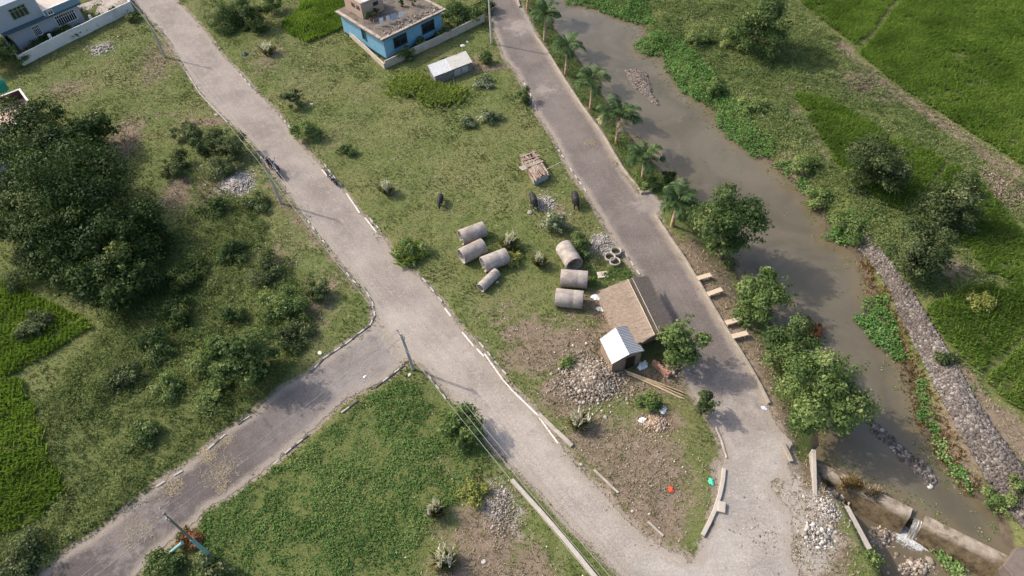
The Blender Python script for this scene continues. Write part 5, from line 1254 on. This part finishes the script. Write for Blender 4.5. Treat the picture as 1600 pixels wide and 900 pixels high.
ribbon(px_line(wl_), .18, -.1, 1.45, 'boundary_wall', ww_m, 'white boundary wall in front of the grey house', 'boundary wall', 23, .01)
ribbon(px_line([(36, 102), (20, 80), (4, 54), (-12, 26)]), .16, -.1, 1.45, 'boundary_wall', ww_m, 'white boundary wall on the left side of the grey house', 'boundary wall', 24, .01)
ribbon(px_line([(210, 18), (202, 6), (190, -14)]), .16, -.1, 1.45, 'boundary_wall', ww_m, 'white boundary wall of the grey house facing the main road', 'boundary wall', 26, .01)
for (px, py, lb) in [(87, 72, 'white pier of the boundary wall below the wide barred window'), (149, 42, 'taller white pier of the boundary wall right of the grey house')]:
    b_ = at(px, py); mb = MB(); mb.box((0, 0, .85), (.3, .3, 1.8)); tag(mb.build('wall_pier', frame_m, None, b_, .02), lb, 'wall pier')
mb = MB(); yp = [at(*p, 0)[:2] for p in [(140, 50), (205, 14), (188, -14), (120, 10)]]; o_ = yp[0]
mb.add([(p[0]-o_[0], p[1]-o_[1], .07) for p in yp], [(0, 1, 2, 3)]); tag(mb.build('courtyard', plain('courtyard_floor', (.36, .31, .27), .2, 1, .9), None, (o_[0], o_[1], 0)), kind='structure')
for (px, py, w_, h_, kd, lb) in [(72, 62, 30, 18, 'dark', 'bush under the small barred window of the grey house'), (105, 50, 46, 20, 'dark', 'dark hedge bush under the wide barred window of the grey house'), (128, 44, 26, 16, 'mid', 'bush at the right corner of the grey house front'), (162, 28, 14, 20, 'mid', 'garden plant left of the courtyard of the grey house'), (178, 18, 14, 14, 'mid', 'garden plant in the middle of the courtyard'), (192, 16, 16, 14, 'mid', 'garden plant at the outer courtyard wall'), (58, 74, 34, 12, 'mid', 'low bush inside the white wall by the red cloths')]:
    tree_at(px, py, w_, h_, kd, lb, 'shrub', 'shrub', .1, 1.2, .16, 8, trunk=False, bmin=.3)
b_ = at(40, 82, .1); V_, F_, t_ = stones(np.array([[0, 0, .2], [.5, .2, .2], [.9, .4, .15]]), .4, RNG, ICO2)
tag(np_mesh('red_cloth', V_, F_, plain('red_fabric', (.5, .06, .06), .15, 3), None, loc=b_, smooth=True), 'heap of red cloths inside the white boundary wall', 'cloth')

# --- terrace building at the left edge
TZ = 4.1
fr = Frame(at(31, 139, TZ), at(0, 151, TZ)); fr.y = -fr.y if (at(43, 157, TZ)-at(31, 139, TZ)) @ fr.y < 0 else fr.y
o = fr.o; wv = lambda u, v, z: tuple(fr.x*u+fr.y*v+np.array([0, 0, z]))
root = empty('terrace_house', o, 0, 'white house with open red roof terrace at the left edge, half hidden by trees', 'house')
cream_m = plain('white_house_paint', (.52, .50, .48), .1, 1, .9, (.38, .36, .33)); red_m = plain('dark_red_paint', (.10, .045, .038), .3, 1.5, .85); pink_m = plain('terrace_tiles', (.48, .33, .27), .15, 1.5, .85)
def wprism(u0, u1, v0, v1, z0, z1, name, m_, par):
    mb = MB(); V_ = [wv(u, v, z) for z in (z0, z1) for u, v in ((u0, v0), (u1, v0), (u1, v1), (u0, v1))]
    mb.add(V_, [(0, 1, 2, 3), (4, 5, 6, 7), (0, 1, 5, 4), (1, 2, 6, 5), (2, 3, 7, 6), (3, 0, 4, 7)]); return mb.build(name, m_, par)
wprism(0, 9, 0, 7.5, -.2, 3.0, 'wall', cream_m, root); wprism(.1, 9, .1, 4.2, 3.0, 3.06, 'terrace_floor', pink_m, root); wprism(-.1, 9, 4.3, 7.7, 3.0, 3.12, 'lower_roof', cream_m, root)
wprism(-.02, 9, .0, .14, 3.01, TZ, 'parapet', red_m, root); wprism(-.02, .14, .15, 3.2, 3.01, TZ, 'parapet', red_m, root)
wprism(-.06, 9, -.04, .18, TZ, TZ+.06, 'parapet_cap', cream_m, root); wprism(-.06, .18, .19, 3.24, TZ, TZ+.06, 'parapet_cap', cream_m, root)
wprism(2.6, 6.5, -3.2, -.1, -.2, 3.3, 'back_wing', cream_m, root)
tk = at(4, 141, 3.3); mb = MB(); mb.lathe([(0, 0), (.7, 0), (.72, .1), (.7, .4), (.72, .5), (.7, .8), (.72, .9), (.66, 1.15), (.25, 1.35), (.25, 1.42), (0, 1.42)], 28)
tag(mb.build('water_tank', plain('green_plastic', (.015, .22, .14), .1, 2, .5), None, tk), 'round green plastic water tank on the roof at the left edge', 'water tank')

# --- tin shed
root = empty('tin_shed', at(705, 112), 0, 'small shed with patched white and rusty tin roof on the upper plot', 'shed'); o = np.array(root.location)
z0 = 1.25; z1 = 1.5
e0 = at(678, 120, z0)-o; e1 = at(738.5, 97, z0)-o; r0 = at(668, 102, z1)-o; r1 = at(728, 79.5, z1)-o; m0 = e0+(e1-e0)*.45; m1 = r0+(r1-r0)*.45
corrugated([e0, m0, m1, r0], 'roof', tin(Mat('pale_blue_tin', .45, .4), (.30, .32, .345), None), root)
corrugated([m0+np.array([0, 0, .03]), e1+np.array([0, 0, .03]), r1+np.array([0, 0, .03]), m1+np.array([0, 0, .03])], 'roof', tin_r, root)
ins = [e0*.94+np.array([0, 0, 0]), e1*.94, r1*.94, r0*.94]
mb = MB(); mb.prism([(p[0], p[1]) for p in ins], -.1, z0-.05); mb.build('wall', plain('weathered_boards', (.20, .19, .175), .35, 3, .95, (.09, .085, .08), .5), root)
dv = unit(e1-e0); dn = np.array([dv[1], -dv[0], 0]); dn = dn if dn[1] < 0 else -dn
for s in (.60, .80):
    c = e0*.94+(e1-e0)*.94*s+dn*.03; mb = MB(); mb.box((c[0], c[1], .6), (.9, .04, 1.0), math.atan2(dv[1], dv[0]), 0, 0, .12); mb.build('tin_panel', tin_g, root)
# --- plank hut
root = empty('plank_hut', at(838, 270), 0, 'small ramshackle hut roofed with loose weathered planks near the riverside road', 'hut'); o = np.array(root.location)
z1 = .95
c0 = at(812.6, 243.6, z1)-o; c1 = at(835, 234.6, z1)-o; c2 = at(857.6, 269.5, z1)-o; c3 = at(835, 280.7, z1)-o
plk = Mat('weathered_planks', .92, .2); ko = plk.map(plk.obj(), (6, .6, 6), (0, 0, math.atan2((c3-c0)[1], (c3-c0)[0])+PI/2)); plk.col(plk.mix(plk.step(plk.noise(1.2, 3, .6, plk.obj()), .45, .6), plk.ramp(plk.noise(2, 4, .7, ko), [(.3, (.15, .115, .09)), (.5, (.31, .25, .19)), (.7, (.46, .39, .31))]), plk.ramp(plk.noise(3, 4, .7, ko), [(.3, (.14, .08, .06)), (.6, (.28, .17, .135)), (.8, (.4, .28, .22))]))); plk = plk.m
rng = np.random.default_rng(12); mb = MB(); du = (c1-c0); dvv = (c3-c0)
for i in range(13):
    s = (i+.5)/13; L0 = rng.uniform(-.05, .05); L1 = rng.uniform(.93, 1.06)
    if i in (7, 8): L0 = .35
    a = c0+du*s+dvv*L0; b = c0+du*s+dvv*L1; c = (a+b)/2; mb.box((c[0], c[1], c[2]+rng.uniform(0, .07)), (np.hypot(*(b-a)[:2]), np.hypot(*du[:2])/13*.86, .04), math.atan2((b-a)[1], (b-a)[0])+rng.normal(0, .03), 0, rng.normal(0, .02))
for t_ in (.08, .25, .36, .52):
    a = c0+dvv*t_; b = c1+dvv*t_; c = (a+b)/2; mb.box((c[0], c[1], c[2]+.11), (np.hypot(*du[:2])*rng.uniform(.9, 1.25), .16, .035), math.atan2(du[1], du[0])+rng.normal(0, .06))
mb.build('roof', plk, root)
def side(a, b, z0, z1, m_, nm):
    c = (a+b)/2; d = b-a; mb = MB(); n = max(2, int(np.hypot(*d[:2])/.28))
    for i in range(n):
        p = a+d*(i+.5)/n; mb.box((p[0]*.97, p[1]*.97, (z0+z1)/2+rng.uniform(-.04, .04)), (np.hypot(*d[:2])/n*.93, .03, z1-z0), math.atan2(d[1], d[0])+rng.normal(0, .03))
    mb.build(nm, m_, root)
side(c3, c2, 0, .85, tin_g, 'tin_wall'); side(c0, c3, .05, .75, plk, 'plank_wall'); side(c0, c1, 0, .8, plk, 'plank_wall'); side(c1, c2, .1, .6, plk, 'plank_wall')
for c in (c0, c1, c2, c3): mb = MB(); mb.box((c[0]*.95, c[1]*.95, .42), (.09, .09, 1.0)); mb.build('post', plk, root)
c = c0+dvv*.42-du*.14; mb = MB(); mb.box((c[0], c[1], .8), (.9, .7, .04), .5, 0, .15); mb.build('loose_board', conc2_m, root)
A = at(852, 266, .95); B_ = at(875, 254, .7); mb = MB(); mb.tube([(0, 0, 0), tuple(Vector(B_-A))], [.05, .035], 8)
tag(mb.build('wooden_pole', plain('pale_wood', (.48, .42, .33), .15, 4), None, A), 'thin pale pole leaning out from the plank hut towards the road', 'pole')

# --- thatched hut
thatch_m = Mat('thatch', .95, .1); to = thatch_m.map(thatch_m.obj(), (5, 5, 5)); c_ = thatch_m.ramp(thatch_m.noise(1.5, 5, .75, to), [(.3, (.125, .093, .067)), (.5, (.225, .17, .124)), (.7, (.32, .252, .19))])
thatch_m.col(thatch_m.mix(thatch_m.step(thatch_m.noise(.5, 4), .45, .65), c_, thatch_m.mix(1., c_, (.8, .75, .7), 'MULTIPLY'))); thatch_m.bump(thatch_m.noise(12, 3), .8, .08); thatch_m = thatch_m.m
bamboo_m = plain('bamboo', (.42, .32, .205), .2, 3, .7, (.36, .26, .14)); mud_m = plain('mud_wall', (.24, .175, .125), .25, 1.5, .95, (.15, .11, .08), .4)
o = at(995, 490); root = empty('thatched_hut', o, 0, 'long straw thatched hut beside the riverside road', 'hut')
R0 = at(981, 437, 3.0)-o; R1 = at(1023, 524, 3.0)-o; L0 = at(944, 454, 1.55)-o; L1 = at(1006, 551, 1.55)-o; Q0 = at(1006, 432, 1.7)-o; Q1 = at(1047, 513, 1.7)-o
L1 = L0+(R1-R0)*1.02; L1[2] = 1.55
NS, NT = 30, 20; top = np.zeros((NS+1, NT+1, 3))
for a in range(NS+1):
    f = a/NS; l = L0*(1-f)+L1*f; rdg = R0*(1-f)+R1*f; q = Q0*(1-f)+Q1*f
    row = np.array([l+(rdg-l)*(t/12) if t <= 12 else rdg+(q-rdg)*((t-12)/8) for t in range(NT+1)])
    for _ in range(3): row[1:-1] = (row[:-2]+2*row[1:-1]+row[2:])/4
    row[:, 2] += (fbm(row[:, 0]+9, row[:, 1], 1.4, 3, 6)-.5)*.16; row[0, 2] -= .06; row[-1, 2] -= .06
    e_ = 1+.02*math.sin(a*1.7); row[0, :2] = rdg[:2]+(row[0, :2]-rdg[:2])*(e_+.015*math.sin(a*4.1)); top[a] = row
n_ = (NS+1)*(NT+1); gi = np.arange(n_).reshape(NS+1, NT+1); Fq = np.stack([gi[:-1, :-1], gi[1:, :-1], gi[1:, 1:], gi[:-1, 1:]], -1).reshape(-1, 4)
rim = np.concatenate([gi[:, 0], gi[-1, 1:], gi[::-1, -1][1:], gi[0, ::-1][1:-1]]); rn = np.roll(rim, -1)
V_ = np.concatenate([top.reshape(-1, 3), top.reshape(-1, 3)-np.array([0, 0, .24])])
Fq = np.concatenate([Fq, Fq[:, ::-1]+n_, np.stack([rim, rim+n_, rn+n_, rn], -1)])
rf = np_mesh('roof', V_, Fq, thatch_m, root, smooth=True)
def straw(q00, q01, q10, q11, n, seed):
    """loose straw lying down the slope from ridge (q00-q01) to eave (q10-q11)"""
    rng = np.random.default_rng(seed); s = rng.random(n)[:, None]; t = rng.uniform(-.02, .9, n)[:, None]
    P_ = (q00*(1-s)+q01*s)*(1-t)+(q10*(1-s)+q11*s)*t; dn = unit(q10-q00); al = unit(q01-q00); nr = unit(np.cross(al, dn)); nr = nr if nr[2] > 0 else -nr
    L = rng.uniform(.5, 1.3, n)[:, None]; d = unit(dn+al*rng.normal(0, .13, n)[:, None]); s_ = np.cross(d, nr)*.011
    a = P_+nr*.03; b = P_+d*L+nr*rng.uniform(.03, .10, n)[:, None]
    return np.stack([a-s_, a+s_, b+s_, b-s_], 1).reshape(-1, 3)
V_ = np.concatenate([straw(R0, R1, L0, L1, 9000, 1), straw(R0, R1, Q0, Q1, 5000, 2)])
np_mesh('straw', V_, np.arange(len(V_)).reshape(-1, 4), foliage('straw_thatch', [(0, (.125, .092, .066)), (.4, (.215, .163, .12)), (.8, (.30, .236, .178)), (1, (.41, .335, .262))], .05), rf, attrs={'tone': RNG.random(len(V_)//4)})
for dx in (.0, .55):
    k_ = Vector(R0).lerp(Vector(Q0), dx*.5); k2 = Vector(R1).lerp(Vector(Q1), dx*.5); mb = MB(); mb.tube([k_+Vector((0, 0, .06)), k_.lerp(k2, .5)+Vector((0, 0, .1)), k2+Vector((0, 0, .06))], .05, 8); mb.build('ridge_pole', bamboo_m, rf)
inset = lambda P_, c, k_: c+(P_-c)*k_
cc = (L0+L1+Q0+Q1)/4
mb = MB(); mb.prism([tuple(inset(p, cc, .84)[:2]) for p in (L0, L1, Q1, Q0)], -.1, 1.5); mb.build('wall', mud_m, root)
for p in (L0, L1, Q0, Q1): p = inset(p, cc, .92); mb = MB(); mb.tube([(p[0], p[1], -.1), (p[0], p[1], 1.6)], .06, 8); mb.build('post', bamboo_m, root)
# --- tin annex
o = at(970, 548); root = empty('tin_annex', o, 0, 'small annex with bright white and grey tin gable roof against the thatched hut', 'shed')
R0 = at(962, 511.7, 2.5)-o; R1 = at(983.5, 553.5, 2.5)-o; L0 = at(937, 530, 1.65)-o; L1 = at(956, 569, 1.65)-o; Q0 = at(979, 508, 1.95)-o; Q1 = at(1007, 548, 1.95)-o
corrugated([L0, L1, R1, R0], 'white_roof', tin_w, root); corrugated([Q0, Q1, R1, R0], 'grey_roof', tin_g, root)
cc = (L0+L1+Q0+Q1)/4; w0, w1, w2, w3 = [inset(p, cc, .9) for p in (L0, L1, Q1, Q0)]
mb = MB(); mb.prism([tuple(p[:2]) for p in (w0, w1, w2, w3)], -.1, 1.5)
rg0 = inset(R0, cc, .9); rg1 = inset(R1, cc, .9)
for a, b, rg in ((w0, w3, rg0), (w1, w2, rg1)):
    mb.prism([tuple(a[:2]), tuple(b[:2]), tuple(b[:2]+np.array([.02, .05])), tuple(a[:2]+np.array([.02, .05]))], 1.5, 1.51)
    t_ = np.array([a[0], a[1], 1.51]), np.array([b[0], b[1], 1.51]), np.array([rg[0], rg[1], 2.35]); n_ = np.array([.03, .06, 0])
    mb.add(list(t_)+[p+n_ for p in t_], [(0, 1, 2), (3, 5, 4), (0, 3, 4, 1), (1, 4, 5, 2), (2, 5, 3, 0)])
mb.build('wall', mud_m, root)
p = w1+(w2-w1)*.62; d = unit((w2-w1)[:2]); mb = MB(); mb.box((p[0]+.03, p[1]-.05, .75), (.8, .06, 1.5), math.atan2(d[1], d[0])); mb.build('doorway', plain('dark_doorway', (.02, .016, .012), .1, 1), root)
# --- brick pile, bamboo, thatch scraps
b_ = G(1033, 580); root = empty('brick_stack', b_, math.radians(-52), 'stack of reddish bricks beside the thatched hut under the bushy tree', 'bricks'); mb = MB(); rng = np.random.default_rng(3)
for z in range(8):
    for i in range(7):
        for j in range(3):
            if rng.random() < .1+.03*z: continue
            mb.box((i*.25-.8+rng.normal(0, .01), j*.125-.12, .05+z*.085), (.23, .11, .075), rng.normal(0, .05))
mb.build('bricks', plain('red_brick', (.38, .20, .15), .25, 4, .9, (.45, .33, .27)), root)
heap('thatch_scraps', 1050, 572, 20, 14, .5, 300, .11, bpy.data.materials['brown_soil'], 'brown heap of straw and earth under the bushy tree by the hut', 'heap', 41)
heap('straw_heap', 1025, 662, 26, 18, .35, 900, .06, stone_mat('red_straw', [(0, (.2, .13, .09)), (.5, (.34, .24, .17)), (1, (.5, .4, .3))]), 'reddish straw heap on the dry plot below the bamboo poles', 'straw heap', 42)
rng = np.random.default_rng(6)
for i in range(9):
    a = (984+rng.normal(0, 4), 583+rng.normal(0, 2.)); b = (1066+rng.normal(0, 5), 617+rng.normal(0, 4)); A = at(*a, .1+.03*i); B_ = at(*b, .12+.02*i)
    mb = MB(); mb.tube([(0, 0, 0), tuple(Vector((B_-A)/2)+Vector((0, 0, .04))), tuple(Vector(B_-A))], [.05, .045, .03], 8)
    tag(mb.build('bamboo_pole', bamboo_m, None, A), 'one of the long bamboo poles lying in a bundle below the hut', 'bamboo pole', 'bundle of bamboo poles')

# ------------------------------------------------------------------ litter
def crumple(px, py, s, col, name, label, cat, seed):
    rng = np.random.default_rng(seed); b_ = G(px, py); Vb, Fb = ICO2; k_ = 9; gx, gy = np.meshgrid(np.linspace(-1, 1, k_), np.linspace(-1, 1, k_))
    z = np.abs(rng.normal(0, .16, gx.shape))*(1.3-np.hypot(gx, gy)).clip(.2, 1); x = gx*s*(1+rng.normal(0, .12, gx.shape)); y = gy*s*.7*(1+rng.normal(0, .12, gx.shape))
    a = rng.uniform(0, PI); V_ = np.stack([x*math.cos(a)-y*math.sin(a), x*math.sin(a)+y*math.cos(a), z*s*2+.05], -1).reshape(-1, 3)
    gi = np.arange(k_*k_).reshape(k_, k_); F_ = np.stack([gi[:-1, :-1], gi[:-1, 1:], gi[1:, 1:], gi[1:, :-1]], -1).reshape(-1, 4)
    r_ = np.hypot(gx, gy).ravel(); F_ = F_[(r_[F_].max(1) < 1.25)]
    tag(np_mesh(name, V_, F_, plain(name+'_plastic', col, .08, 4, .6), None, loc=b_), label, cat)
for i, a in enumerate([(932, 465, .45, (.72, .74, .74), 'plastic_sheet', 'crumpled white plastic sheet between the right pipes and the thatched hut', 'plastic'), (937, 484, .35, (.68, .68, .66), 'plastic_sheet', 'smaller white plastic sheet at the corner of the thatched hut', 'plastic'),
                       (1004, 572, .5, (.7, .73, .72), 'white_sack', 'white sack in the shade in front of the tin annex', 'sack'), (1036, 641, .36, (.74, .72, .68), 'white_sack', 'white sack on the grass below the bamboo poles', 'sack'), (1003, 657, .3, (.74, .73, .7), 'plastic_bag', 'white plastic bag beside the reddish straw heap', 'bag'),
                       (1111, 753, .28, (.08, .55, .36), 'green_bag', 'bright green plastic bag near the curved kerb', 'bag'), (1048, 765, .26, (.7, .09, .03), 'red_rag', 'bright red rag on the dry triangular plot', 'rag'), (383, 85, .5, (.06, .065, .08), 'rubbish_bag', 'dark rubbish bag right of the main road at the top', 'bag'),
                       (762, 137, .3, (.7, .7, .7), 'plastic_bag', 'white plastic bag below the tin shed', 'bag'), (723, 72, .35, (.62, .6, .56), 'plastic_bag', 'white plastic bag between tin shed and boundary wall', 'bag'), (730, 66, .25, (.6, .58, .55), 'plastic_bag', 'small pale bag nearer the wall behind the tin shed', 'bag'), (500, 552, .22, (.7, .69, .65), 'plastic_bag', 'white plastic bag on the grass left of the junction', 'bag'),
                       (640, 586, .16, (.75, .74, .7), 'paper_scrap', 'white paper scrap on the grassy junction corner', 'paper'), (570, 589, .14, (.75, .75, .75), 'paper_scrap', 'white paper scrap lying on the branch road', 'paper'), (487, 163, .2, (.72, .71, .68), 'plastic_bag', 'white bag on the upper plot near the main road bushes', 'bag'), (702, 58, .3, (.68, .67, .64), 'white_cloth', 'white cloth hanging down the boundary wall of the blue house', 'cloth'), (1193, 638, .22, (.55, .62, .72), 'plastic_bag', 'pale blue bag at the lower end of the low wall', 'bag')]):
    crumple(*a, 300+i)

# ------------------------------------------------------------------ living things
def skin(name, V_, E_, R_, mat, parent, sub=2, rootv=0, fn=None):
    me = bpy.data.meshes.new(name); me.from_pydata([tuple(v) for v in V_], E_, [])
    o = bpy.data.objects.new(name, me); C.objects.link(o); md = o.modifiers.new('s', 'SKIN'); o.modifiers.new('b', 'SUBSURF').levels = sub
    for i, d in enumerate(me.skin_vertices[0].data): d.radius = R_[i] if isinstance(R_[i], tuple) else (R_[i], R_[i]); d.use_root = (i == rootv)
    md.use_smooth_shade = True
    dg = bpy.context.evaluated_depsgraph_get(); dg.update(); nm = bpy.data.meshes.new_from_object(o.evaluated_get(dg))
    bpy.data.objects.remove(o); bpy.data.meshes.remove(me)
    nm.materials.clear()
    ob = link_mesh(name, nm, mat, parent)
    if fn:
        for p in nm.polygons: p.material_index = fn(p.center)
    return ob
hide_m = plain('buffalo_hide', (.022, .019, .017), .35, 3, .6, (.05, .042, .036)); horn_m = plain('horn', (.07, .06, .05), .2, 5, .5)
def buffalo(px, py, heading, label, graze=True, s=1.):
    b_ = G(px, py); root = empty('buffalo', b_, heading, label, 'buffalo', 'black buffaloes grazing on the marked plot')
    hz = .35 if graze else 1.15
    V_ = [(0, 0, .92), (-.45, 0, .95), (-.78, 0, .98), (.45, 0, .95), (.72, 0, 1.02), (1.0, 0, .85 if graze else 1.12), (1.22, 0, .55 if graze else 1.22), (1.42, 0, .26 if graze else 1.12)]
    E_ = [(0, 1), (1, 2), (0, 3), (3, 4), (4, 5), (5, 6), (6, 7)]; R_ = [.37, .36, .27, .35, .28, .19, .15, .09]
    for x, pr, sgn, hind in ((.55, 3, 1, 0), (.55, 3, -1, 0), (-.68, 2, 1, 1), (-.68, 2, -1, 1)):
        n = len(V_); y = sgn*.2; st = .06*sgn*(1 if hind else -1)
        J = [(x, y, .62, .14), (x+(.06 if hind else 0)+st, y, .42, .09), (x-(.09 if hind else 0)+st, y, .28, .065), (x+st, y, .06, .06), (x+.05+st, y, .02, .07)]
        for i, j in enumerate(J): V_.append(j[:3]); R_.append(j[3]); E_.append((pr if i == 0 else n+i-1, n+i))
    skin('body', V_, E_, R_, hide_m, root)
    hd = Vector(V_[6])
    for sg in (-1, 1):
        mb = MB(); mb.tube([hd+Vector((-.02, sg*.08, .12)), hd+Vector((-.1, sg*.26, .17)), hd+Vector((-.24, sg*.36, .24)), hd+Vector((-.36, sg*.30, .34))], [.045, .04, .028, .01], 8); mb.build('horn', horn_m, root)
        mb = MB(); mb.tube([hd+Vector((-.06, sg*.1, .05)), hd+Vector((-.1, sg*.24, .0)), hd+Vector((-.1, sg*.3, -.05))], [.03, .055, .01], 8); mb.build('ear', hide_m, root)
    mb = MB(); mb.tube([(-.98, 0, 1.05), (-1.1, 0, .9), (-1.08, .03, .55), (-1.08, .03, .4)], [.035, .03, .02, .035], 8); mb.build('tail', hide_m, root)
    root.scale = (s, s, s)
buffalo(689, 317, math.radians(-95), 'black buffalo grazing alone on the left of the plot', True, .8)
buffalo(834, 321, math.radians(100), 'black buffalo beside the pale gravel spread', True, .95)
buffalo(899, 320, math.radians(92), 'black buffalo nearest the riverside road', True, 1.0)

cloth_m = plain('black_shirt', (.02, .02, .022), .2, 4); trou_m = plain('maroon_trousers', (.13, .045, .04), .2, 4); skin_m = plain('skin', (.25, .14, .09), .1, 6, .6); hair_m = plain('hair', (.012, .01, .01), .2, 8, .5); shoe_m = plain('shoe_leather', (.03, .025, .02), .2, 6, .6)
b_ = G(424, 264); root = empty('person', b_, math.radians(-60), 'person in black top and maroon trousers standing beside the blue motorbike', 'person')
V_ = [(0, 0, .92), (0, 0, 1.12), (0.01, 0, 1.32), (.02, 0, 1.44), (.03, 0, 1.52), (.05, 0, 1.60)]; E_ = [(0, 1), (1, 2), (2, 3), (3, 4), (4, 5)]; R_ = [(.15, .11), (.13, .10), (.16, .11), (.07, .07), (.055, .055), (.095, .085)]
for sg in (-1, 1):
    n = len(V_); J = [(0, sg*.09, .84, .095), (.02, sg*.10, .48, .065), (-.02, sg*.10, .10, .045), (.12, sg*.11, .035, .04)]
    for i, j in enumerate(J): V_.append(j[:3]); R_.append((j[3], j[3])); E_.append((0 if i == 0 else n+i-1, n+i))
    n = len(V_); J = [(0, sg*.19, 1.36, .06), (.03, sg*.25, 1.10, .045), (.2, sg*.22, .92, .035), (.27, sg*.21, .88, .038)]
    for i, j in enumerate(J): V_.append(j[:3]); R_.append((j[3], j[3])); E_.append((2 if i == 0 else n+i-1, n+i))
    hp = n+3
    for f in range(5):
        n = len(V_); a = (f-2)*.016; l = (.05, .075, .08, .075, .06)[f]
        V_ += [(.27+l*.6, sg*.21+a*(1 if f else 2.2), .87), (.27+l, sg*.21+a*(1 if f else 2.4), .845)]; R_ += [(.010, .010), (.008, .008)]; E_ += [(hp, n), (n, n+1)]
def pm(c): return 2 if (c.z > 1.46 or c.x > .18 and c.z > .5) else 0 if c.z > .90 else 1 if c.z > .12 else 3
skin('body', V_, E_, R_, [cloth_m, trou_m, skin_m, shoe_m], root, 2, 0, pm)
mb = MB(); mb.lathe([(0, .13), (.06, .12), (.1, .07), (.108, .0), (.1, -.05)], 16, None, (.03, 0, 1.62)); mb.build('hair', hair_m, root)
mb = MB(); mb.tube([(.135, 0, 1.61), (.165, 0, 1.585)], [.012, .018], 6); mb.build('nose', skin_m, root)
for sg in (-1, 1):
    mb = MB(); mb.lathe([(0, -.01), (.012, 0), (0, .01)], 8, None, (.137, sg*.035, 1.62)); mb.build('eye', hair_m, root)

tyre_m = plain('tyre', (.018, .018, .018), .2, 8, .8); rim_m = plain('rim_metal', (.12, .12, .125), .1, 8, .35); seat_m = plain('seat_vinyl', (.02, .02, .021), .1, 8, .5); lamp_m = plain('lamp_glass', (.6, .6, .58), .05, 8, .15)
def bike(px, py, heading, col, label, lean=.12):
    b_ = G(px, py); z = max(.02, b_[2]); root = empty('motorbike', (b_[0], b_[1], z), heading, label, 'motorbike', 'motorbikes parked along the main road'); root.rotation_euler.x = lean; root.scale = (1.08, 1.08, 1.08)
    body = plain('bike_paint', col, .1, 6, .3, None, 0, .5); Y = Matrix.Rotation(PI/2, 3, 'X')
    for x in (-.64, .64):
        mb = MB(); mb.lathe([(.30+.055*math.cos(t), .055*math.sin(t)) for t in np.linspace(0, 2*PI, 10, endpoint=False)], 28, Y, (x, 0, .34), 0, True); wh = mb.build('wheel', tyre_m, root)
        mb = MB(); mb.lathe([(.25, -.03), (.26, 0), (.25, .03), (.22, .02), (.22, -.02)], 24, Y, (x, 0, .34), 0, True)
        for k_ in range(5): a = k_*2*PI/5; mb.tube([(x, 0, .34), (x+.23*math.cos(a), 0, .34+.23*math.sin(a))], .018, 6)
        mb.build('rim', rim_m, wh)
    mb = MB(); mb.lathe([(0, -.32), (.09, -.30), (.15, -.15), (.17, .02), (.15, .2), (.07, .3), (0, .31)], 16, Matrix.Rotation(PI/2-.18, 3, 'Y'), (.16, 0, .86)); mb.build('tank', body, root)
    mb = MB(); mb.box((-.38, 0, .83), (.78, .26, .11), 0, 0, .06); mb.box((-.78, 0, .87), (.18, .2, .08)); mb.build('seat', seat_m, root, None, .03)
    mb = MB(); mb.box((.02, 0, .42), (.42, .30, .34)); mb.box((.1, 0, .60), (.3, .24, .12)); mb.build('engine', rim_m, root, None, .03)
    mb = MB(); mb.box((-.66, 0, .70), (.4, .16, .16), 0, 0, .2); mb.box((.64, 0, .68), (.5, .13, .03), 0, 0, 0); mb.build('mudguard', body, root, None, .02)
    mb = MB()
    for s in (-.09, .09): mb.tube([(.64, s, .34), (.42, s, .98)], .025, 8); mb.tube([(-.64, s, .34), (-.1, s, .42)], .025, 8)
    mb.tube([(.42, 0, .9), (-.1, 0, .42)], .03, 8); mb.build('fork', rim_m, root)
    mb = MB(); mb.tube([(.22, -.36, 1.06), (.38, -.18, 1.02), (.40, 0, 1.0), (.38, .18, 1.02), (.22, .36, 1.06)], .02, 8); hb = mb.build('handlebar', seat_m, root)
    for s in (-1, 1): mb = MB(); mb.tube([(.34, s*.24, 1.03), (.36, s*.34, 1.2)], .01, 6); mb.lathe([(0, -.01), (.06, 0), (0, .012)], 12, Matrix.Rotation(PI/2, 3, 'Y'), (.36, s*.35, 1.22)); mb.build('mirror', rim_m, hb)
    mb = MB(); mb.lathe([(0, 0), (.09, .01), (.1, .05), (.06, .13), (0, .14)], 16, Matrix.Rotation(-PI/2, 3, 'Y'), (.58, 0, .9)); mb.build('headlight', lamp_m, root)
    mb = MB(); mb.tube([(.05, .16, .3), (-.3, .18, .28), (-.75, .2, .4)], [.03, .04, .045], 8); mb.build('exhaust', rim_m, root)
RD = math.atan2(*(at(460, 300)-at(430, 262))[:2][::-1])
bike(429, 262, RD+.25, (.02, .045, .16), 'dark blue motorbike beside the person at the left edge of the main road')
bike(436, 273, RD-.1, (.02, .02, .025), 'black motorbike parked next to the blue one at the left road edge')
bike(520, 284, RD+.05, (.03, .03, .033), 'black motorbike parked alone at the right edge of the main road', .1)
